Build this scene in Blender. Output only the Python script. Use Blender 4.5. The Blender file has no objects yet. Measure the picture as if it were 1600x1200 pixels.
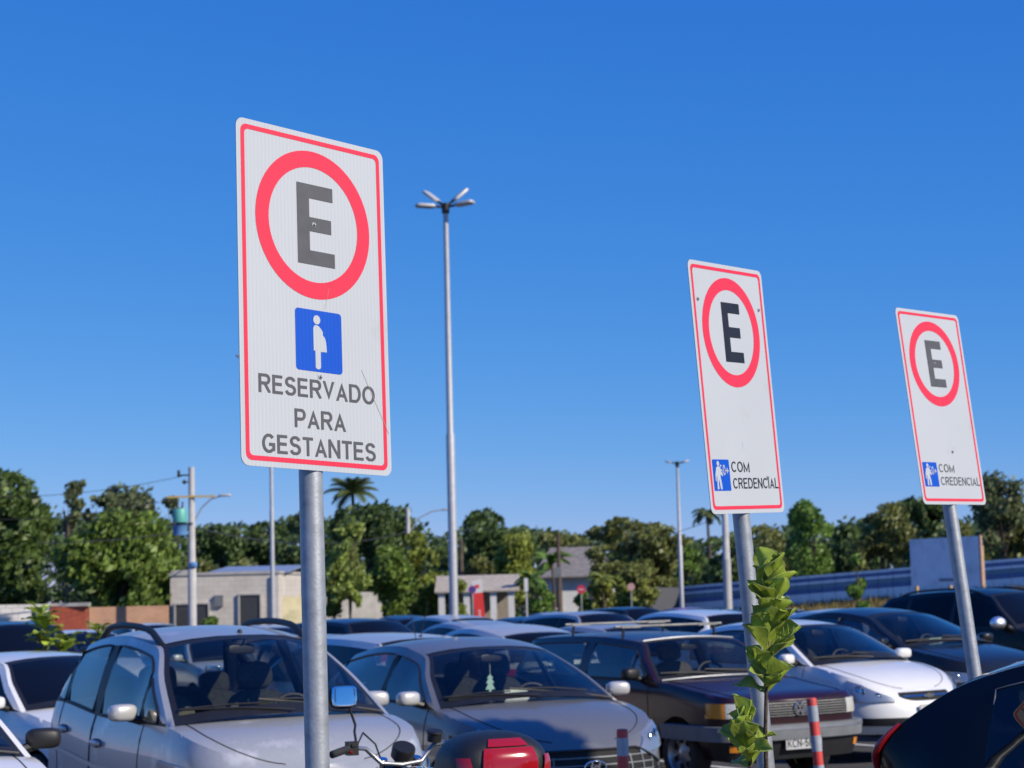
import bpy, bmesh, math, random
from mathutils import Vector, Matrix, noise as mnoise
R = math.radians
S = bpy.context.scene
COL = S.collection
random.seed(11)

# ------------------------------------------------------------------ camera, sky, sun, exposure
FPX, PITCH, ROLL, CAMH = 3000.0, R(6.05), R(-1.4), 1.8
_U = Vector((0, -math.sin(PITCH), math.cos(PITCH))); _F = Vector((0, math.cos(PITCH), math.sin(PITCH))); _X = Vector((1, 0, 0))
CR = _X * math.cos(ROLL) + _U * math.sin(ROLL)
CU = -_X * math.sin(ROLL) + _U * math.cos(ROLL)
CPOS = Vector((0, 0, CAMH))
cd = bpy.data.cameras.new('camera'); cam = bpy.data.objects.new('camera', cd); COL.objects.link(cam)
cd.sensor_width = 36; cd.lens = FPX / 1600 * 36; cd.clip_start = .05; cd.clip_end = 3000
m = Matrix.Identity(4)
for i in range(3):
    m[i][0] = CR[i]; m[i][1] = CU[i]; m[i][2] = -_F[i]; m[i][3] = CPOS[i]
cam.matrix_world = m
cd.dof.use_dof = True; cd.dof.focus_distance = 5.3; cd.dof.aperture_fstop = 7.6
S.camera = cam
S.view_settings.view_transform = 'Standard'; S.view_settings.look = 'None'; S.view_settings.gamma = 1
S.view_settings.exposure = 0.0
S.render.resolution_x = 1024; S.render.resolution_y = 768
SUN_AZ, SUN_EL = 120.0, 33.0      # degrees clockwise from +Y, degrees up
w = bpy.data.worlds.new('World'); S.world = w; w.use_nodes = True
nt = w.node_tree; bg = nt.nodes['Background']
sky = nt.nodes.new('ShaderNodeTexSky'); sky.sky_type = 'NISHITA'; sky.sun_disc = False
sky.sun_elevation = R(SUN_EL); sky.sun_rotation = R(SUN_AZ)
sky.altitude = 3000; sky.air_density = 1.0; sky.dust_density = 0.0; sky.ozone_density = 6
bg.inputs[1].default_value = 0.12
# the clear tropical sky of the photograph: each channel of the sky gets its own gain and contrast
sep = nt.nodes.new('ShaderNodeSeparateColor'); cmb = nt.nodes.new('ShaderNodeCombineColor'); nt.links.new(sky.outputs[0], sep.inputs[0]); nt.links.new(cmb.outputs[0], bg.inputs[0])
for i, (k, g) in enumerate(((.78, 1.38), (.585, .71), (.835, .30))):
    pw = nt.nodes.new('ShaderNodeMath'); pw.operation = 'POWER'; pw.inputs[1].default_value = g; nt.links.new(sep.outputs[i], pw.inputs[0])
    ml = nt.nodes.new('ShaderNodeMath'); ml.operation = 'MULTIPLY'; ml.inputs[1].default_value = k / .12 * .12 ** g; nt.links.new(pw.outputs[0], ml.inputs[0]); nt.links.new(ml.outputs[0], cmb.inputs[i])
sl = bpy.data.lights.new('sun', 'SUN'); sl.energy = 5.0; sl.angle = R(.5); sl.color = (1, .90, .74)
so = bpy.data.objects.new('sun', sl); COL.objects.link(so)
SD = Vector((math.sin(R(SUN_AZ)) * math.cos(R(SUN_EL)), math.cos(R(SUN_AZ)) * math.cos(R(SUN_EL)), math.sin(R(SUN_EL))))
so.rotation_euler = SD.to_track_quat('Z', 'Y').to_euler(); so.location = (20, -20, 30)

def at(px, py, Y):
    d = _F + CR * ((px - 800) / FPX) + CU * ((600 - py) / FPX)
    return CPOS + d * (Y / d.y)
def gz(x, y):
    g = -0.008 * min(max(y - 8, 0), 62)
    if y > 40 and x > 8: g += min((x - 8) * .02, .45) * min((y - 40) / 25, 1)
    return g

# ------------------------------------------------------------------ helpers
class MB:
    def __init__(s): s.v = []; s.f = []; s.m = []; s.mats = []
    def mi(s, mat):
        if mat not in s.mats: s.mats.append(mat)
        return s.mats.index(mat)
    def add(s, vs, fs, mat=None):
        o = len(s.v); s.v += [tuple(v) for v in vs]; k = s.mi(mat) if mat else 0
        for f in fs: s.f.append(tuple(i + o for i in f)); s.m.append(k)
    def grid(s, rows, mat=None, flip=False, closed=False):
        n = len(rows[0]); vs = [p for r in rows for p in r]; fs = []
        for i in range(len(rows) - 1):
            for j in range(n if closed else n - 1):
                j2 = (j + 1) % n
                f = (i * n + j, i * n + j2, (i + 1) * n + j2, (i + 1) * n + j)
                fs.append(f[::-1] if flip else f)
        s.add(vs, fs, mat)
    def box(s, c, d, mat=None, rot=None):
        c = Vector(c); vs = []
        for x in (-.5, .5):
            for y in (-.5, .5):
                for z in (-.5, .5):
                    p = Vector((x * d[0], y * d[1], z * d[2]))
                    vs.append(c + (rot @ p if rot else p))
        s.add(vs, [(0, 1, 3, 2), (4, 6, 7, 5), (0, 4, 5, 1), (2, 3, 7, 6), (0, 2, 6, 4), (1, 5, 7, 3)], mat)
    def tube(s, pts, r, mat=None, n=10, cap=True, r1=None):
        pts = [Vector(p) for p in pts]; rows = []
        L = len(pts); up = None
        for i, p in enumerate(pts):
            t = (pts[min(i + 1, L - 1)] - pts[max(i - 1, 0)]).normalized()
            if up is None: up = Vector((0, 0, 1)) if abs(t.z) < .9 else Vector((1, 0, 0))
            a = t.cross(up).normalized(); b = a.cross(t).normalized(); up = b
            rr = r if r1 is None else r + (r1 - r) * i / (L - 1)
            if isinstance(r, (list, tuple)): rr = r[i]
            rows.append([p + (a * math.cos(2 * math.pi * k / n) + b * math.sin(2 * math.pi * k / n)) * rr for k in range(n)])
        s.grid(rows, mat, closed=True)
        if cap:
            o = len(s.v) - L * n; k = s.mi(mat) if mat else 0
            s.f.append(tuple(o + i for i in range(n))[::-1]); s.m.append(k)
            s.f.append(tuple(o + (L - 1) * n + i for i in range(n))); s.m.append(k)
    def lathe(s, prof, M, mat=None, n=24):
        rows = [[M @ Vector((r * math.cos(2 * math.pi * k / n), r * math.sin(2 * math.pi * k / n), z)) for k in range(n)] for r, z in prof]
        s.grid(rows, mat, closed=True)
    def sq(s, c, r, e1=.5, e2=.5, rot=None, mat=None, nu=16, nv=10):
        c = Vector(c); rows = []
        pw = lambda a, e: math.copysign(abs(a) ** e, a)
        for i in range(nv + 1):
            v = -math.pi / 2 + math.pi * i / nv; row = []
            for j in range(nu):
                u = 2 * math.pi * j / nu
                p = Vector((r[0] * pw(math.cos(v), e1) * pw(math.cos(u), e2), r[1] * pw(math.cos(v), e1) * pw(math.sin(u), e2), r[2] * pw(math.sin(v), e1)))
                row.append(c + (rot @ p if rot else p))
            rows.append(row)
        s.grid(rows, mat, closed=True)
    def build(s, name, mat=None, parent=None, smooth=True, ang=40, weld=False):
        me = bpy.data.meshes.new(name); me.from_pydata(s.v, [], s.f)
        mats = s.mats or ([mat] if mat else [])
        for mm in mats: me.materials.append(mm)
        me.polygons.foreach_set('material_index', s.m if s.mats else [0] * len(s.f))
        if weld:
            bm = bmesh.new(); bm.from_mesh(me); bmesh.ops.remove_doubles(bm, verts=bm.verts, dist=1e-5)
            bmesh.ops.recalc_face_normals(bm, faces=bm.faces); bm.to_mesh(me); bm.free()
        if smooth:
            me.polygons.foreach_set('use_smooth', [True] * len(me.polygons)); me.set_sharp_from_angle(angle=R(ang))
        me.update()
        o = bpy.data.objects.new(name, me); COL.objects.link(o)
        if parent: o.parent = parent
        return o
def tag(o, label=None, cat=None, group=None, kind=None):
    for k, v in (('label', label), ('category', cat), ('group', group), ('kind', kind)):
        if v: o[k] = v
    return o
def empty(name, loc, label, cat, group=None, rz=0):
    o = bpy.data.objects.new(name, None); COL.objects.link(o); o.location = loc; o.rotation_euler = (0, 0, rz); o.empty_display_size = .2
    return tag(o, label, cat, group)
def spl(pts):
    pts = sorted(pts); xs = [p[0] for p in pts]; ys = [p[1] for p in pts]; n = len(xs)
    h = [xs[i + 1] - xs[i] for i in range(n - 1)]; d = [(ys[i + 1] - ys[i]) / h[i] for i in range(n - 1)]
    mm = [d[0]] + [0 if d[i - 1] * d[i] <= 0 else 2 * d[i - 1] * d[i] / (d[i - 1] + d[i]) for i in range(1, n - 1)] + [d[-1]]
    def f(x):
        if x <= xs[0]: return ys[0]
        if x >= xs[-1]: return ys[-1]
        i = 0
        while x > xs[i + 1]: i += 1
        t = (x - xs[i]) / h[i]
        return (ys[i] * (1 + 2 * t) * (1 - t) ** 2 + h[i] * mm[i] * t * (1 - t) ** 2 + ys[i + 1] * t * t * (3 - 2 * t) + h[i] * mm[i + 1] * t * t * (t - 1))
    return f
def lerp(a, b, t): return a + (b - a) * t

# ------------------------------------------------------------------ materials
def mat(name, col, rough=.6, metal=0, coat=0, var=0, vscale=8, bump=0, bscale=40, spec=.5, dirt=None, island=0):
    m = bpy.data.materials.new(name); m.use_nodes = True; n = m.node_tree; b = n.nodes['Principled BSDF']; L = n.links.new
    b.inputs['Base Color'].default_value = (*col, 1); b.inputs['Roughness'].default_value = rough; b.inputs['Metallic'].default_value = metal
    b.inputs['Coat Weight'].default_value = coat; b.inputs['Coat Roughness'].default_value = .04; b.inputs['Specular IOR Level'].default_value = spec
    tc = n.nodes.new('ShaderNodeTexCoord'); out = None
    if var or dirt:
        nz = n.nodes.new('ShaderNodeTexNoise'); nz.inputs['Scale'].default_value = vscale; nz.inputs['Detail'].default_value = 5; L(tc.outputs['Object'], nz.inputs['Vector'])
        mx = n.nodes.new('ShaderNodeMixRGB'); mx.inputs[1].default_value = (*[c * (1 - var) for c in col], 1); mx.inputs[2].default_value = (*[min(c * (1 + var), 1) for c in col], 1)
        rp = n.nodes.new('ShaderNodeMapRange'); rp.inputs[1].default_value = .3; rp.inputs[2].default_value = .7; L(nz.outputs[0], rp.inputs[0]); L(rp.outputs[0], mx.inputs[0]); out = mx.outputs[0]
        if dirt:
            dcol, lo, hi, dsc = dirt
            n2 = n.nodes.new('ShaderNodeTexNoise'); n2.inputs['Scale'].default_value = dsc; n2.inputs['Detail'].default_value = 8; n2.inputs['Roughness'].default_value = .62; L(tc.outputs['Object'], n2.inputs['Vector'])
            r2 = n.nodes.new('ShaderNodeMapRange'); r2.inputs[1].default_value = lo; r2.inputs[2].default_value = hi; L(n2.outputs[0], r2.inputs[0])
            m2 = n.nodes.new('ShaderNodeMixRGB'); m2.inputs[2].default_value = (*dcol, 1); L(out, m2.inputs[1]); L(r2.outputs[0], m2.inputs[0]); out = m2.outputs[0]
    if island:
        g = n.nodes.new('ShaderNodeNewGeometry'); hs = n.nodes.new('ShaderNodeHueSaturation')
        a = n.nodes.new('ShaderNodeMapRange'); a.inputs[3].default_value = 1 - island; a.inputs[4].default_value = 1 + island; L(g.outputs['Random Per Island'], a.inputs[0]); L(a.outputs[0], hs.inputs['Value'])
        if out: L(out, hs.inputs['Color'])
        else: hs.inputs['Color'].default_value = (*col, 1)
        out = hs.outputs[0]
    if out: L(out, b.inputs['Base Color'])
    if bump:
        nb = n.nodes.new('ShaderNodeTexNoise'); nb.inputs['Scale'].default_value = bscale; nb.inputs['Detail'].default_value = 6; L(tc.outputs['Object'], nb.inputs['Vector'])
        bp = n.nodes.new('ShaderNodeBump'); bp.inputs['Strength'].default_value = bump; bp.inputs['Distance'].default_value = .02; L(nb.outputs[0], bp.inputs['Height']); L(bp.outputs[0], b.inputs['Normal'])
    return m
def glassmat(name, tint, rough=.0, base=.08):
    m = bpy.data.materials.new(name); m.use_nodes = True; n = m.node_tree; n.nodes.clear(); L = n.links.new
    o = n.nodes.new('ShaderNodeOutputMaterial'); t = n.nodes.new('ShaderNodeBsdfTransparent'); t.inputs[0].default_value = (*tint, 1)
    g = n.nodes.new('ShaderNodeBsdfGlossy'); g.inputs['Roughness'].default_value = rough; g.inputs[0].default_value = (1, 1, 1, 1)
    ge = n.nodes.new('ShaderNodeNewGeometry'); dt = n.nodes.new('ShaderNodeVectorMath'); dt.operation = 'DOT_PRODUCT'; L(ge.outputs['Normal'], dt.inputs[0]); L(ge.outputs['Incoming'], dt.inputs[1])
    def mth(op, a, b=None):
        k = n.nodes.new('ShaderNodeMath'); k.operation = op; k.use_clamp = op == 'MULTIPLY_ADD'
        if hasattr(a, 'name'): L(a, k.inputs[0])
        else: k.inputs[0].default_value = a
        if b is not None:
            if hasattr(b, 'name'): L(b, k.inputs[1])
            else: k.inputs[1].default_value = b
        return k
    ab = mth('ABSOLUTE', dt.outputs['Value']); sb = mth('SUBTRACT', 1.0, ab.outputs[0]); pw = mth('POWER', sb.outputs[0], 4.8)
    ma = mth('MULTIPLY_ADD', pw.outputs[0], .92); ma.inputs[2].default_value = base
    x = n.nodes.new('ShaderNodeMixShader'); L(ma.outputs[0], x.inputs[0]); L(t.outputs[0], x.inputs[1]); L(g.outputs[0], x.inputs[2]); L(x.outputs[0], o.inputs[0])
    return m
def leafmat(name, col, var=.35, trans=.25, rough=.45, vs=1.2, isl=.3):
    m = mat(name, col, rough, var=var, vscale=vs, island=isl, spec=.3); n = m.node_tree; L = n.links.new
    b = n.nodes['Principled BSDF']; o = n.nodes['Material Output']
    t = n.nodes.new('ShaderNodeBsdfTranslucent'); x = n.nodes.new('ShaderNodeMixShader'); x.inputs[0].default_value = trans
    src = b.inputs['Base Color'].links[0].from_socket
    hs = n.nodes.new('ShaderNodeHueSaturation'); hs.inputs['Value'].default_value = 1.5; hs.inputs['Hue'].default_value = .485; L(src, hs.inputs['Color']); L(hs.outputs[0], t.inputs[0])
    L(b.outputs[0], x.inputs[1]); L(t.outputs[0], x.inputs[2]); L(x.outputs[0], o.inputs[0])
    return m
M = {}
def paint(name, col, metal=.0, rough=.35, coat=1, **k):
    M[name] = mat('paint_' + name, col, rough, metal, coat, **k); return M[name]
paint('silver_blue', (.40, .41, .42), .3, .36, .6, var=.03, vscale=30, dirt=((.60, .60, .62), .585, .68, 2.1))
paint('steel_grey', (.175, .178, .185), .3, .36, .5, var=.03, vscale=60)
paint('burgundy', (.024, .003, .006), .15, .30, .3, var=.25, vscale=3)
paint('white', (.78, .77, .74), 0, .35, 1, var=.02)
paint('black', (.003, .003, .004), 0, .3, .25, spec=.2)
paint('charcoal', (.012, .013, .016), .2, .3, .5, spec=.3)
paint('silver', (.55, .54, .52), .3, .36, .6, var=.03)
paint('blue_silver', (.38, .39, .41), .3, .34, .6)
paint('navy', (.008, .013, .03), .2, .28, .5)
paint('dusty_red', (.35, .03, .03), 0, .3, 1)
M['glass'] = glassmat('windscreen_glass', (.80, .84, .80), 0, .03); M['side_glass'] = glassmat('side_glass', (.30, .34, .36), 0, .13)
M['tint'] = glassmat('tinted_glass', (.10, .12, .13), 0, .055); M['lens'] = glassmat('lamp_lens', (.9, .93, .95))
M['dark_glass'] = mat('dark_window', (.004, .005, .008), .04, 0, 0, spec=.22)
M['rubber'] = mat('rubber', (.018, .018, .019), .75, var=.3, bump=.15, bscale=60)
M['trim'] = mat('black_trim', (.012, .012, .013), .5, var=.2)
M['grey_bumper'] = mat('grey_bumper_plastic', (.16, .17, .18), .55, var=.15, vscale=6)
M['cloth'] = mat('seat_cloth', (.085, .085, .082), .9, var=.25, vscale=30)
M['cloth_beige'] = mat('seat_cloth_beige', (.22, .19, .16), .9, var=.2, vscale=20)
M['inner'] = mat('cabin_plastic', (.035, .035, .035), .7, var=.2)
M['liner'] = mat('headliner_fabric', (.30, .29, .27), .95)
M['chrome'] = mat('chrome', (.75, .76, .78), .12, 1)
M['alu'] = mat('wheel_alloy', (.42, .43, .45), .35, .8, var=.1)
M['red_lens'] = mat('red_lens', (.33, .008, .014), .12, 0, .6)
M['amber'] = mat('amber_lens', (.75, .26, .02), .15, 0, .6)
M['plate'] = mat('plate_grey', (.50, .50, .49), .45, .1, var=.06)
M['plate_blue'] = mat('plate_blue', (.01, .05, .35), .4)
M['glint_cap'] = mat('glint_metal', (.98, .97, .95), .42, 1); M['mirror'] = mat('mirror_silver', (.85, .86, .88), .02, 1); M['ink'] = mat('black_ink', (.02, .02, .022), .6)
M['reflector'] = mat('lamp_reflector', (.42, .43, .45), .28, .6)
M['hlglass'] = mat('fluted_lamp_glass', (.62, .60, .52), .18, .2, .8, bump=.4, bscale=25)
M['gap'] = mat('panel_gap', (.006, .006, .007), .8)
M['galv'] = mat('galvanised_steel', (.36, .38, .40), .45, .45, var=.16, vscale=28, bump=.06, bscale=120, dirt=((.22, .23, .24), .62, .75, 9))
M['pole_paint'] = mat('grey_pole_paint', (.42, .43, .45), .5, .2, var=.08)
M['paper'] = mat('white_card', (.62, .66, .62), .8)
M['tree_card'] = mat('pale_green_card', (.42, .60, .55), .8)
M['antenna'] = mat('antenna_black', (.02, .02, .02), .5)
M['concrete'] = mat('concrete', (.42, .40, .37), .9, var=.15, vscale=1.5, bump=.1, dirt=((.25, .24, .22), .55, .75, 1.2))
M['pole_conc'] = mat('pole_concrete', (.46, .45, .44), .85, var=.12, vscale=3)
M['bark'] = mat('bark', (.10, .075, .055), .95, var=.4, vscale=3, bump=.5, bscale=12)
M['wood'] = mat('stake_wood', (.45, .30, .13), .85, var=.2)
M['bollard_red'] = mat('bollard_red', (.62, .055, .04), .45, var=.12, vscale=14, dirt=((.28, .09, .07), .58, .72, 16))
M['bollard_grey'] = mat('bollard_band', (.36, .39, .43), .4, .1, var=.12, vscale=25)
M['white_wall'] = mat('white_wall', (.66, .66, .64), .9, var=.08, vscale=1.2)
M['tile'] = mat('grey_roof_tile', (.22, .20, .19), .9, var=.25, vscale=4)
M['transf_g'] = mat('transformer_green', (.12, .42, .36), .5, .1)
M['transf_b'] = mat('transformer_blue', (.12, .28, .55), .5, .1)
M['yellow_arm'] = mat('yellow_crossarm', (.55, .38, .10), .6); M['dull_alu'] = mat('weathered_aluminium', (.26, .26, .25), .65, .3, var=.2)
M['red_banner'] = mat('red_banner', (.72, .04, .035), .6)
M['lamp_head'] = mat('lamp_head_grey', (.50, .50, .49), .5, .2)

# ------------------------------------------------------------------ cars
BASE = dict(L=3.95, W=1.72, sill=.24, rf=.75, rr=.5, pf=2.7, pr=3.2, fo=.80, wb=2.5, rw=.295, ra=.345, hood=.05, deck=.03, bow=.16, roofbow=.07, crown=.045,
            zs=[(0, .70), (-.3, .80), (-.7, .90), (-1.12, .97), (-2.2, .98), (-3.4, 1.05), (-3.95, 1.0)],
            fprof=[(0, .10), (.12, .03), (.3, 0), (.55, .01), (.75, .05), (.9, .10), (1, .17)],
            sprof=[(0, .06), (.15, .02), (.45, 0), (.7, .004), (.86, .02), (1, .055)],
            rprof=[(0, .08), (.2, .0), (.45, .0), (.6, .05), (1, .12)],
            xw=-1.12, xt=-1.92, zt=1.375, yt=.56, mid=(-2.4, 1.415, .565), xr=-3.4, zr=1.32, yr=.54, xb=-3.80,
            wins=[(-1.12, -2.2, 0, -.03), (-2.27, -3.3, -.03, -.16)], bpost='trim', ftop='body', doors=[(-1.18, -2.22), (-2.24, -3.15)], bumpz=.62, qb=1.05)
SEDAN = dict(BASE, L=4.3, W=1.70, zs=[(0, .66), (-.3, .78), (-.7, .87), (-1.1, .93), (-2.2, .94), (-3.3, .98), (-3.7, 1.0), (-4.3, .9)],
             xw=-1.08, xt=-1.80, zt=1.33, mid=(-2.4, 1.37, .56), xr=-3.0, zr=1.31, xb=-3.62, wb=2.5, wins=[(-1.08, -2.15, 0, -.03), (-2.22, -3.05, -.03, -.12)], doors=[(-1.15, -2.18), (-2.2, -3.1)])
SUV = dict(BASE, L=4.3, W=1.80, sill=.32, rw=.35, ra=.40, zs=[(0, .85), (-.3, .96), (-.8, 1.04), (-1.15, 1.10), (-2.4, 1.12), (-3.7, 1.18), (-4.3, 1.12)],
           xw=-1.15, xt=-1.85, zt=1.56, yt=.60, mid=(-2.5, 1.60, .60), xr=-3.75, zr=1.53, yr=.58, xb=-4.12, wb=2.6, wins=[(-1.15, -2.3, 0, -.03), (-2.37, -3.2, -.03, -.06), (-3.27, -3.75, -.06, -.16)], doors=[(-1.22, -2.32), (-2.34, -3.2)], bumpz=.72)
WAGON = dict(BASE, L=4.2, zs=[(0, .70), (-.3, .80), (-.7, .90), (-1.12, .96), (-2.2, .97), (-3.7, 1.02), (-4.2, .98)], mid=(-2.6, 1.42, .565), xr=-3.75, zr=1.38, xb=-4.08,
             wins=[(-1.12, -2.2, 0, -.03), (-2.27, -3.05, -.03, -.06), (-3.14, -3.8, -.06, -.16)])

class Car:
    def __init__(c, name, label, cat, group, P, nose, yaw, zb, pm, det=1, glass='glass', sglass='side_glass', bumper=None, cloth='cloth', tail=True, mirror=True, mirmat=None, lamps=True):
        c.P = P; c.pm = M[pm] if isinstance(pm, str) else pm; c.hw = P['W'] / 2; L = P['L']; c.L = L
        c.ZS = spl(P['zs']); c.FP = spl(P['fprof']); c.SP = spl(P['sprof']); c.RP = spl(P['rprof'])
        fx, fy = math.sin(R(yaw)), -math.cos(R(yaw))
        c.root = empty(name, (nose[0] - fx * L / 2, nose[1] - fy * L / 2, zb), label, cat, group, R(yaw - 90))
        c.det = det; c.shell(bumper); c.greenhouse(glass, sglass); c.under(); c.wheels()
        if mirror:
            for s in (1, -1): c.mirror(s, mirmat)
        if det: c.interior(cloth); c.wipers()
        if tail: c.tails()
        if lamps and not det: c.simple_lamps()
    def put(c, mb, name, mat=None, parent=None, smooth=True, ang=40, weld=False):
        o = mb.build(name, mat, parent or c.root, smooth, ang, weld)
        if not parent: o.location = (c.L / 2, 0, 0)
        return o
    def outline(c, q):
        P = c.P; s = 1 if q >= 0 else -1; q = abs(q)
        if q <= 1:
            a = q * math.pi / 2; x = -P['rf'] * (1 - max(math.cos(a), 0) ** (2 / P['pf'])); y = math.sin(a) ** (2 / P['pf'])
        elif q <= 2: x = lerp(-P['rf'], -(P['L'] - P['rr']), q - 1); y = 1
        else:
            a = (3 - q) * math.pi / 2; x = -P['L'] + P['rr'] * (1 - max(math.cos(a), 0) ** (2 / P['pr'])); y = max(math.sin(a), 0) ** (2 / P['pr'])
        u = (x + P['L'] * .52) / (P['L'] / 2)
        return x, s * y * c.hw * (1 - .045 * abs(u) ** 2.5)
    def normal(c, q):
        e = .004; a = max(abs(q) - e, 0); b = min(abs(q) + e, 3)
        x0, y0 = c.outline(a); x1, y1 = c.outline(b); dx, dy = x1 - x0, y1 - y0; l = math.hypot(dx, dy) or 1
        nx, ny = dy / l, -dx / l
        if abs(q) < .02: nx, ny = 1, 0
        if abs(q) > 2.98: nx, ny = -1, 0
        return nx, (ny if q >= 0 else -ny)
    def pt(c, q, z, off=0):
        P = c.P; x, y = c.outline(q); nx, ny = c.normal(q); zs = c.ZS(x); t = min(max((z - P['sill']) / (zs - P['sill']), 0), 1.05)
        e = c.FP(t) if nx > 0 else c.RP(t); k = abs(nx) ** 1.5; ins = e * k + c.SP(t) * (1 - k)
        return Vector((x - nx * (ins - off), y - ny * (ins - off), z))
    def q_of_x(c, x):
        P = c.P; d = -x
        if d < P['rf']: a = math.acos(min(max((1 - d / P['rf']), 0), 1) ** (P['pf'] / 2)); return a / (math.pi / 2)
        if d > P['L'] - P['rr']:
            d2 = P['L'] - d; a = math.acos(min(max(1 - d2 / P['rr'], 0), 1) ** (P['pr'] / 2)); return 3 - a / (math.pi / 2)
        return 1 + (d - P['rf']) / (P['L'] - P['rf'] - P['rr'])
    def top(c, q, off=0):
        return c.pt(q, c.ZS(c.outline(q)[0]), off)
    def patch(c, q0, q1, zl, zh, off, n=12, nz=2):
        mb_rows = []
        fl = zl if callable(zl) else (lambda q: zl); fh = zh if callable(zh) else (lambda q: zh)
        for i in range(n + 1):
            q = lerp(q0, q1, i / n); mb_rows.append([c.pt(q, lerp(fl(q), fh(q), j / nz), off) for j in range(nz + 1)])
        return mb_rows
    def slab(c, name, mat, q0, q1, zl, zh, off, n=12, nz=2, thick=.03, parent=None):
        off += .008; n = max(n, 14); thick += .01
        mb = MB(); a = c.patch(q0, q1, zl, zh, off, n, nz); b = c.patch(q0, q1, zl, zh, off - thick, n, nz)
        rows = [[*ra, *rb[::-1]] for ra, rb in zip(a, b)]
        mb.grid(rows, mat, closed=True); k = len(rows[0])
        mb.f.append(tuple(range(k))); mb.m.append(0); mb.f.append(tuple(len(mb.v) - 1 - i for i in range(k))); mb.m.append(0)
        return c.put(mb, name, None, parent, ang=50, weld=True)
    def shell(c, bumper):
        P = c.P; det = c.det
        qs = [i / 12 for i in range(13)] if det else [i / 8 for i in range(9)]
        xs = set()
        x0, x1 = -P['rf'], -(P['L'] - P['rr']); n = 26 if det else 12
        for i in range(1, n): xs.add(lerp(x0, x1, i / n))
        for xc in (-P['fo'], -P['fo'] - P['wb']):
            for k in range(0, 13): xs.add(xc + P['ra'] * math.cos(math.pi * k / 12))
            xs.add(xc + P['ra'] * 1.0001); xs.add(xc - P['ra'] * 1.0001)
        for d in P['doors']: xs.add(d[0]); xs.add(d[1])
        qs = sorted(set(qs + [c.q_of_x(x) for x in xs] + [3 - q for q in qs]))
        q2 = [qs[0]]
        for q in qs[1:]:
            if q - q2[-1] > 1e-4: q2.append(q)
        qs = q2; NV = 12 if det else 8
        def zbot(x):
            z = P['sill']
            for xc in (-P['fo'], -P['fo'] - P['wb']):
                d = abs(x - xc)
                if d < P['ra']: z = max(z, P['rw'] + math.sqrt(P['ra'] ** 2 - d * d))
            return z
        body = MB(); doors = {}; bump = MB()
        for s in (1, -1):
            cols = []
            for q in qs:
                x = c.outline(q)[0]; zb = zbot(x); zt = c.ZS(x)
                cols.append([c.pt(s * q, lerp(zb, zt, v / NV)) for v in range(NV + 1)])
            for i in range(len(qs) - 1):
                qm = (qs[i] + qs[i + 1]) / 2; xm = c.outline(qm)[0]
                for v in range(NV):
                    f = [cols[i][v], cols[i][v + 1], cols[i + 1][v + 1], cols[i + 1][v]]
                    if s > 0: f = f[::-1]
                    zm = sum(p.z for p in f) / 4; tgt = body
                    if det:
                        if qm < P['qb'] and zm < P['bumpz'] and xm > -P['fo'] + P['ra'] * .9: tgt = bump
                        for k, (a, b) in enumerate(P['doors']):
                            if b < xm < a and v >= 1: tgt = doors.setdefault((s, k), MB())
                    tgt.add(f, [(0, 1, 2, 3)], c.pm)
        # bonnet and rear deck
        def lid(q0, q1, crown, n, inner):
            T = [-1, -.93, -.86, -.7, -.5, -.25, 0, .25, .5, .7, .86, .93, 1]; rows = []
            for i in range(n + 1):
                q = lerp(q0, q1, i / n); a = c.top(q); k = min(1, abs(a.y) / c.hw * 1.0) ** 2
                rows.append([Vector((a.x, a.y * t, a.z + crown * k * (1 - abs(t) ** 2.4))) for t in T])
            for i in range(n):
                for j in range(12):
                    f = [rows[i][j], rows[i][j + 1], rows[i + 1][j + 1], rows[i + 1][j]]
                    tgt = inner if 2 <= j <= 9 and inner else body
                    tgt.add(f[::-1], [(0, 1, 2, 3)], c.pm)
            return rows, T
        bon = MB() if det else None
        qc = c.q_of_x(P['xw'])
        # uniform in q on the nose arc then along the side
        rows, T = lid(0.0, min(qc, 1), P['hood'], 14, bon)
        if qc > 1: r2, T = lid(1, qc, P['hood'], 10, bon); rows = rows + r2
        c.bonrows = rows
        lid(c.q_of_x(P['xb']), 3, P['deck'], 10, None)
        c.body = body
        if det:
            c.bonnet = c.put(bon, 'bonnet', weld=True, ang=50)
            ob = c.put(bump, 'front_bumper', weld=True, ang=50)
            if bumper: ob.data.materials[0] = M[bumper]
            for j in (2, 10):
                pts = [r[j] + Vector((0, 0, .001)) for r in rows[3:]]
                g = MB(); g.tube(pts, .004, M['gap'], 4); c.put(g, 'bonnet_seam')
            for s in (1, -1):
                for a, b in P['doors']:
                    for x in (a, b):
                        g = MB()
                        q = c.q_of_x(x); zt = c.ZS(x)
                        g.tube([c.pt(s * q, z, .0005) for z in [lerp(P['sill'] + .06, zt, k / 8) for k in range(9)]], .004, M['gap'], 4); c.put(g, 'door_seam')
            for (s, k), mb in doors.items():
                d = c.put(mb, 'door', weld=True, ang=50)
                a, b = P['doors'][k]; x = b + .16; q = c.q_of_x(x); p = c.pt(s * q, c.ZS(x) - .17, .02)
                h = MB(); h.sq(p, (.10, .018, .022), .6, .7, None, c.pm); h.sq(p + Vector((-.01, -s * .012, 0)), (.07, .012, .032), .8, .8, None, M['trim'])
                h.build('door_handle', None, d)
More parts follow.
